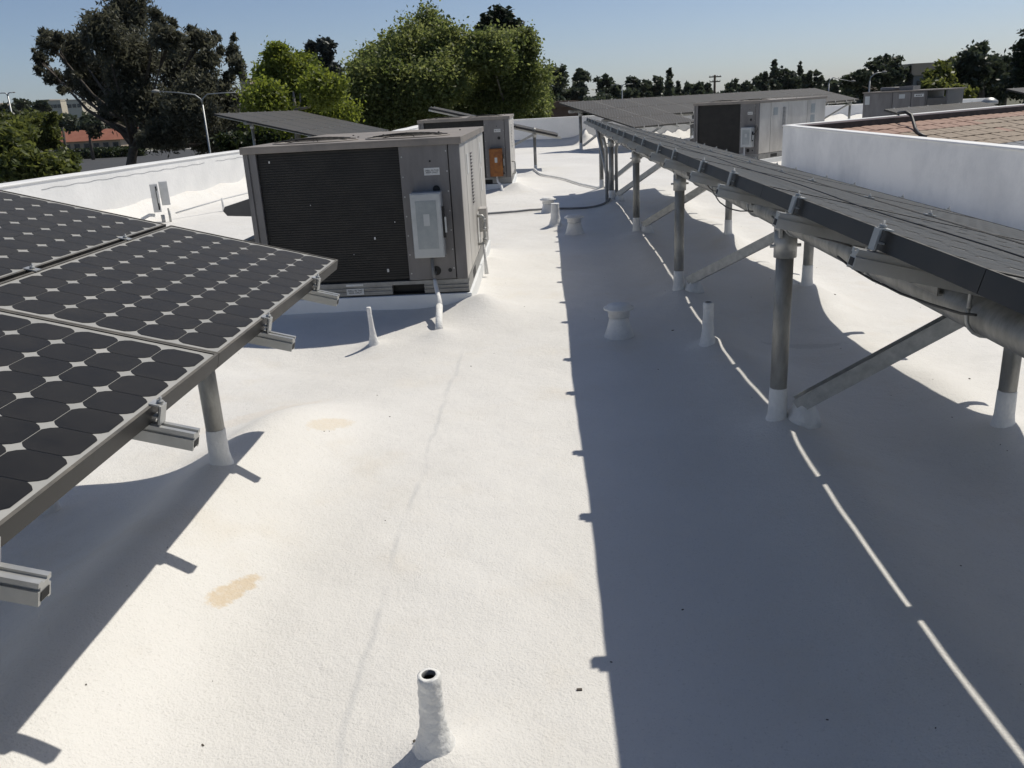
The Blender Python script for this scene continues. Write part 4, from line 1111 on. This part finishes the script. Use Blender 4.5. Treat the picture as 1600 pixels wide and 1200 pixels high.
ptree('plane_tree', 'broad green tree right of the tallest one, behind the second cabinet', [(765, 82, 40, 34), (815, 75, 26, 30), (745, 120, 40, 40), (805, 115, 44, 40), (832, 145, 24, 40), (765, 165, 55, 34), (820, 172, 40, 26), (842, 180, 18, 20)], 52, 78000, 0.13, 'leaf_maple', 790, trunk_r=0.25, clump=0.2, bark='palebark')
ptree('conifer_tree', 'dark round evergreen top showing above the broad green tree', [(775, 32, 26, 14), (762, 42, 18, 14), (792, 44, 20, 12), (775, 60, 26, 16)], 95, 9000, 0.35, 'leaf_dark', trunk_r=0.4)
ptree('eucalyptus_tree', 'thin blue-grey tree with bare twigs behind the yellow-green one', [(508, 75, 14, 16), (486, 85, 10, 20), (500, 100, 22, 14), (525, 112, 14, 12), (470, 92, 8, 10)], 85, 7000, 0.26, 'leaf_blue', trunk_r=0.3)
ptree('shrub', 'dark shrub mass under the left rear solar array', [(415, 214, 40, 12), (470, 214, 40, 14), (365, 222, 30, 12), (530, 206, 30, 14)], 46, 16000, 0.14, 'hedge', 430, trunk_r=0.1, clump=0.2, cat='shrub')
# lower left shrubs and trees
ptree('shrub', 'glossy leafed young tree just outside the left parapet', [(0, 232, 40, 34), (40, 262, 42, 28), (20, 215, 30, 26), (88, 262, 30, 18), (112, 248, 20, 10), (-30, 250, 40, 50), (60, 285, 40, 20)], 22, 20000, 0.085, 'leaf_olive', 0, trunk_r=0.1, clump=0.2, cat='shrub', elong=2.2)
ptree('spreading_tree', 'mid green spreading tree beside the red roofed building', [(60, 192, 34, 16), (35, 205, 36, 24), (70, 215, 26, 22), (12, 190, 22, 14), (80, 185, 12, 10)], 70, 14000, 0.2, 'leaf_olive', 50, trunk_r=0.25)
for i, (px, py, rx, ry, Yd) in enumerate([(36, 165, 14, 12, 260), (5, 172, 20, 10, 250), (66, 168, 12, 9, 240), (100, 187, 18, 8, 200), (140, 190, 14, 10, 180), (120, 196, 20, 6, 242)]):
    ptree('distant_tree', ['dome shaped dark tree on the skyline left of the beige blocks', 'dark low tree at the left edge of the skyline', 'small dark tree touching the beige blocks', 'dark tree below the beige blocks', 'dark tree in front of the cream block', 'dark tree behind the red tiled roof'][i],
          [(px, py, rx, ry), (px-rx*.5, py+ry*.6, rx*.7, ry*.7), (px+rx*.5, py+ry*.6, rx*.7, ry*.7)], Yd, 2600, 0.7, 'leaf_far', trunk_r=0.3, limbs=False, group='dark trees on the left skyline')
# skyline trees, centre and right
def round_tree(px, top, r, Yd, label, m='leaf_far', bot=172, n=3600, kind='distant_tree'):
    lst = []; py = top+r*0.8
    lst.append((px, py, r*0.8, r*0.8)); h_ = bot-top
    k = 0
    while py < bot:
        py += r*0.8; k += 1
        lst.append((px+random.uniform(-.35, .35)*r, py, r*random.uniform(.8, 1.1), r*0.9))
        if k > 6: break
    return ptree(kind, label, lst, Yd, n, 0.0035*Yd, m, trunk_r=0.35, limbs=False, group='trees along the far skyline', clump=0.18)
def conifer(px, top, r, Yd, label, bot=168):
    e_lst = []; n = 7
    for k in range(n):
        t = (k+0.6)/n; e_lst.append((px+random.uniform(-.1, .1)*r, top+(bot-top)*t, max(1.2, r*(0.15+0.85*t)), (bot-top)/n*0.75))
    return ptree('conifer_tree', label, e_lst, Yd, 3000, 0.0028*Yd, 'leaf_far', trunk_r=0.3, limbs=False, group='trees along the far skyline', clump=0.2)
sky_round = [(872, 104, 20, 170), (904, 107, 17, 180), (944, 115, 17, 190), (990, 119, 14, 200), (1011, 124, 9, 210), (1028, 121, 9, 200),
             (1092, 127, 10, 230), (1076, 131, 9, 240), (1104, 131, 9, 240), (1145, 128, 16, 260), (1166, 127, 10, 220), (1185, 116, 11, 200),
             (1230, 107, 19, 190), (1262, 113, 11, 195), (1278, 116, 11, 210), (1302, 122, 14, 230), (965, 136, 9, 200)]
lab_round = ['tall round dark tree next to the green trees, first on the far skyline', 'dark round tree, second on the far skyline', 'dark round tree, third on the far skyline', 'dark tree left of the pointed conifer',
             'small dark tree left of the pointed conifer', 'small dark tree touching the pointed conifer', 'low tree just left of the utility pole', 'low tree midway between conifer and utility pole', 'low tree right at the utility pole',
             'pale low tree right of the utility pole', 'small tree between the pale low tree and the twin crowns', 'dark tree left of the tallest skyline conifer', 'bushy dark tree right of the tallest skyline conifer',
             'dark tree behind the light sided cabinet', 'small dark tree right of the light sided cabinet', 'low dark tree left of the curved street lamps', 'low dark tree in the gap above the large far array']
for (px, t_, r_, Yd), lb in zip(sky_round, lab_round): round_tree(px, t_, r_, Yd, lb)
for (px, t_, r_, Yd), lb in zip([(1046, 104, 10, 190), (1210, 93, 13, 190), (1250, 100, 9, 200), (1060, 128, 6, 210), (1196, 110, 8, 200)],
                                ['pointed conifer standing out on the centre skyline', 'tallest pointed conifer above the light sided cabinet', 'thin conifer behind the bushy dark tree', 'small conifer right of the pointed conifer', 'narrow conifer left of the tallest one']): conifer(px, t_, r_, Yd, lb)
ptree('oak_tree', 'open crowned oak above the dark shaded cabinet', [(1385, 98, 22, 12), (1368, 108, 16, 12), (1402, 106, 16, 12), (1385, 122, 30, 14), (1418, 116, 12, 10), (1345, 120, 20, 12), (1330, 128, 18, 14), (1360, 138, 40, 16)], 105, 9500, 0.3, 'leaf_far', trunk_r=0.35, clump=0.15, group='trees behind the right end of the roof')
ptree('ash_tree', 'green tree partly hiding the beige building on the right', [(1484, 105, 14, 16), (1470, 125, 24, 18), (1500, 128, 22, 22), (1455, 142, 22, 14), (1485, 148, 34, 14)], 62, 14000, 0.2, 'leaf_olive', trunk_r=0.2, group='trees behind the right end of the roof')
ptree('ash_tree', 'tall dark green tree right of the beige building', [(1527, 84, 15, 15), (1522, 102, 24, 20), (1545, 112, 22, 22), (1512, 128, 20, 22), (1540, 138, 34, 20)], 66, 16000, 0.22, 'leaf_far', trunk_r=0.25, group='trees behind the right end of the roof')
ptree('ash_tree', 'dark tree between the tall one and the right frame edge', [(1562, 102, 18, 14), (1575, 120, 26, 22), (1560, 138, 30, 16)], 75, 9000, 0.25, 'leaf_far', trunk_r=0.25, group='trees behind the right end of the roof')
ptree('cedar_tree', 'dark layered tree cut off by the right frame edge', [(1598, 72, 10, 10), (1594, 88, 16, 12), (1606, 108, 26, 18), (1600, 132, 30, 20), (1625, 90, 30, 40)], 58, 14000, 0.18, 'leaf_dark', trunk_r=0.3, group='trees behind the right end of the roof')
# far tree belt closing the horizon
def belt():
    C = []
    for k in range(26000):
        a = R(random.uniform(-48, 42)); d = random.uniform(330, 620)
        h_ = 6.3+1.6*math.sin(a*57)+1.0*math.sin(a*131+1)+0.8*math.sin(a*311)
        C.append((d*math.sin(a), d*math.cos(a), GZ+random.random()**0.7*h_*(0.8+d/1700)))
    C = np.array(C); me = leaf_mesh('tree_belt', C, 2.6, M['leaf_far'])
    tag(link('tree_belt', me), 'far belt of trees closing the horizon', kind='stuff')
belt()

# ------------------------------------------------------------------ street things
def building(name, label, px0, px1, pytop, Y, depth, m, base=GZ, windows=0, roofm=None, cat='building'):
    a = at(px0, pytop, Y); c = at(px1, pytop, Y); zt = (a.z+c.z)/2
    e = empty(name, (a.x, Y, base)); tag(e, label, cat)
    W_ = c.x-a.x
    b = MB(); b.box2((0, 0, 0), (W_, depth, zt-base)); b.build('wall', M[m], e)
    b = MB(); b.box2((-0.2, -0.2, zt-base+0.001), (W_+0.2, depth+0.2, zt-base+0.5)); b.build('roof_edge', M[roofm or m], e)
    for k in range(windows):
        x = W_*(k+.5)/windows; b = MB(); b.box2((x-1.1, -0.12, zt-base-4), (x+1.1, -0.003, zt-base-2)); b.build('window', M['glass'], e)
    return e, W_, zt-base
building('beige_building', 'distant beige block left of the cream one on the skyline', 63, 77, 157, 560, 40, 'beige', windows=2)
building('cream_building', 'distant cream block with pale upper wall on the skyline', 75, 94, 158, 540, 30, 'cream', windows=3)
building('cream_building', 'bright distant cream block beside the eucalyptus', 103, 126, 157, 520, 30, 'cream', windows=3)
building('pale_building', 'pale distant block glimpsed right of the eucalyptus', 374, 390, 124, 600, 30, 'beige', windows=0)

def red_building():
    Y = 236; a = at(78, 206, Y); c = at(185, 206, Y); zt = a.z-GZ
    e = empty('red_roofed_building', (a.x, Y, GZ)); tag(e, 'low building with red clay roof across the car park', 'building')
    W_ = c.x-a.x; hw = 2.9
    b = MB(); b.box2((0, 0, 0), (W_, 14, hw)); b.build('wall', M['beige'], e)
    b = MB(); b.prism([(-1.2, hw-0.2), (15.2, hw-0.2), (12, hw+2.6), (3, hw+2.6)], (-0.8, 0, 0.21), (0, 1, 0), (0, 0, 1), (1, 0, 0), W_+1.6); b.build('roof', M['redroof'], e)
    for k in range(7):
        x = W_*(k+.5)/7; b = MB(); b.box2((x-0.8, -0.10, 0.3), (x+0.8, -0.003, 2.3)); f = b.build('window', M['greywall'], e)
        b = MB(); b.box2((x-0.68, -0.14, 0.42), (x+0.68, -0.103, 2.18)); b.build('pane', M['glass'], f)
red_building()
def hedge(x0, y0, x1, y1, h_, label):
    e = empty('hedge', ((x0+x1)/2, (y0+y1)/2, GZ)); tag(e, label, 'hedge')
    n = 2600; t = rng.random(n); C = np.stack([x0+(x1-x0)*t, y0+(y1-y0)*t+rng.normal(size=n)*.6, rng.random(n)*h_], 1)-np.array([(x0+x1)/2, (y0+y1)/2, 0])
    o = link('foliage', leaf_mesh('hedge_leaves', C, 0.45, M['hedge']), e); o['kind'] = 'stuff'
p0 = at(92, 240, 222); hedge(p0.x, 222, p0.x+20, 222, 1.3, 'low dark hedge in front of the red roofed building')
p0 = at(50, 246, 196); hedge(p0.x, 196, p0.x+12, 196, 1.5, 'dark hedge at the left end of the car park')
p0 = at(98, 240, 188); hedge(p0.x, 188, p0.x+18, 188, 1.8, 'dark hedge beside the parked cars')

def car(px, Y, m, label, rz=0.0):
    p = at(px, 232, Y); e = empty('parked_car', (p.x, Y, GZ), rz); tag(e, label, 'car', 'cars in the car park beyond the left parapet')
    b = MB(); prof = [(-2.2, 0.35), (2.2, 0.35), (2.25, 0.75), (1.3, 0.95), (0.7, 1.42), (-1.2, 1.45), (-1.9, 0.98), (-2.25, 0.85)]
    b.prism(prof, (0, -0.85, 0), (1, 0, 0), (0, 0, 1), (0, 1, 0), 1.7); b.build('body', M[m], e, bevel=0.06)
    b = MB(); b.prism([(-1.6, 0.98), (1.05, 0.98), (0.62, 1.36), (-1.12, 1.38)], (0, -0.87, 0), (1, 0, 0), (0, 0, 1), (0, 1, 0), 0.015); b.build('side_window', M['glass'], e)
    for x in (-1.35, 1.35):
        for y in (-0.8, 0.8):
            b = MB(); b.tube([(x, y-0.1, 0.33), (x, y+0.1, 0.33)], 0.33, 14); b.build('wheel', M['tyre'], e)
car(112, 205, 'carwhite', 'white car parked furthest left by the hedge')
car(122, 207, 'cardark', 'dark car between the two white ones')
car(133, 204, 'carwhite', 'white car parked just left of the eucalyptus trunk')
car(170, 190, 'carsilver', 'silver car parked right behind the eucalyptus trunk')
car(52, 196, 'carwhite', 'pale car behind the glossy shrub')

def street_lamp(px, pytop, Y, arms, label, r=0.09, droop=0.25):
    p = at(px, pytop, Y); e = empty('street_lamp', (p.x, Y, GZ)); tag(e, label, 'street lamp', 'street lamps'); h_ = p.z-GZ
    b = MB(); b.tube([(0, 0, 0), (0, 0, h_-0.45)], [r*1.5, r*0.9], 10); b.build('pole', M['polegrey'], e)
    for L_, rise in arms:
        s_ = 1 if L_ > 0 else -1
        b = MB(); b.tube([(0, 0, h_-0.5), (s_*0.05, 0, h_-0.22), (s_*0.3, 0, h_-0.02), (L_*0.5, 0, h_+rise*0.5), (L_, 0, h_+rise)], [r*0.85, r*0.8, r*0.7, r*0.6, r*0.5], 8)
        a_ = b.build('arm', M['polegrey'], e)
        b = MB(); b.lathe([(0.02, -0.09), (0.16, -0.05), (0.2, 0.0), (0.14, 0.07), (0.03, 0.10)], (L_+s_*0.15, 0, h_+rise), 12); b.build('lamp_head', M['concrete'], a_)
street_lamp(314, 147, 42, [(-2.0, 0.22), (2.0, -0.02)], 'tall double armed street lamp before the eucalyptus', 0.04)
street_lamp(11, 145, 130, [(-1.2, 0.0), (0.9, 0.0)], 'slim double lamp pole at the left edge', 0.12)
street_lamp(1360, 116, 70, [(0.9, 0.1)], 'curved street lamp left of the oak', 0.06)
street_lamp(1296, 121, 75, [(1.8, -0.4)], 'curved street lamp above the cabinet tops', 0.05)
street_lamp(972, 132, 160, [(-1.6, 0), (1.6, 0)], 'thin double lamp among the skyline trees', 0.10)
def utility():
    Y = 170; p = at(1117, 117, Y); e = empty('utility_pole', (p.x, Y, GZ)); tag(e, 'wooden utility pole with two crossarms on the centre skyline', 'utility pole'); h_ = p.z-GZ
    b = MB(); b.tube([(0, 0, 0), (0, 0, h_)], [0.3, 0.2], 8); b.build('pole', M['wood'], e)
    for z in (0.35, 1.2):
        b = MB(); b.box((0, -0.25, h_-z), (2.4-z*.4, 0.16, 0.2)); c_ = b.build('crossarm', M['wood'], e)
        for x in (-0.95, -0.4, 0.4, 0.95):
            b = MB(); b.lathe([(0.05, 0), (0.09, 0.08), (0.04, 0.2)], (x, -0.25, h_-z+0.11), 8); b.build('insulator', M['polegrey'], c_)
utility()
# building with louvres at right
def right_building():
    Y = 110
    a = at(1431, 99, Y); c = at(1500, 95, Y); e = empty('stucco_building', (a.x, Y, GZ)); tag(e, 'blocky building with a beige parapet box and dark louvred screen on the right', 'building')
    W_ = c.x-a.x; zt = a.z-GZ; zm = at(1431, 118, Y).z-GZ
    b = MB(); b.box2((-0.4, 0, zm), (W_, 10, zt)); b.build('parapet_box', M['beige'], e)
    b = MB(); b.box2((0, 0.3, 0), (W_, 9.7, zm-0.003)); b.build('wall', M['greywall'], e)
    b = MB(); b.box2((0.45, 0.1, zm-2.4), (1.1, 0.297, zm-0.6)); b.build('window', M['glass'], e)
    l0 = at(1376, 123, Y).x-a.x
    n = 9
    for k in range(n):
        z = zm-0.35-k*0.28
        b = MB(); b.box(((l0-0.02)/2, 1.0, z), (-l0-0.02, 0.10, 0.16), 0, None); b.build('louvre', M['louvre'], e)
    b = MB(); b.box2((l0, 1.1, 0), (-0.02, 8, zm-0.15)); b.build('screen_wall', M['louvre'], e)
right_building()
building('shingle_building', 'brown shingle roofed house glimpsed between the trees and the far array', 848, 902, 168, 75, 10, 'shingle', roofm='shingle')

# ------------------------------------------------------------------ haze
hz = bpy.data.materials.new('haze_air'); hz.use_nodes = True
t_ = hz.node_tree
for n_ in list(t_.nodes):
    if n_.type == 'BSDF_PRINCIPLED': t_.nodes.remove(n_)
v_ = t_.nodes.new('ShaderNodeVolumePrincipled'); v_.inputs['Color'].default_value = (0.93, 0.95, 1.0, 1)
v_.inputs['Density'].default_value = 0.000035; v_.inputs['Anisotropy'].default_value = 0.3
t_.links.new(v_.outputs[0], [n for n in t_.nodes if n.type == 'OUTPUT_MATERIAL'][0].inputs['Volume'])
b = MB(); b.box2((-9400, -9400, GZ-6), (9400, 9400, 470))
tag(b.build('haze', hz), 'thin summer haze over the far trees and hills', kind='stuff')
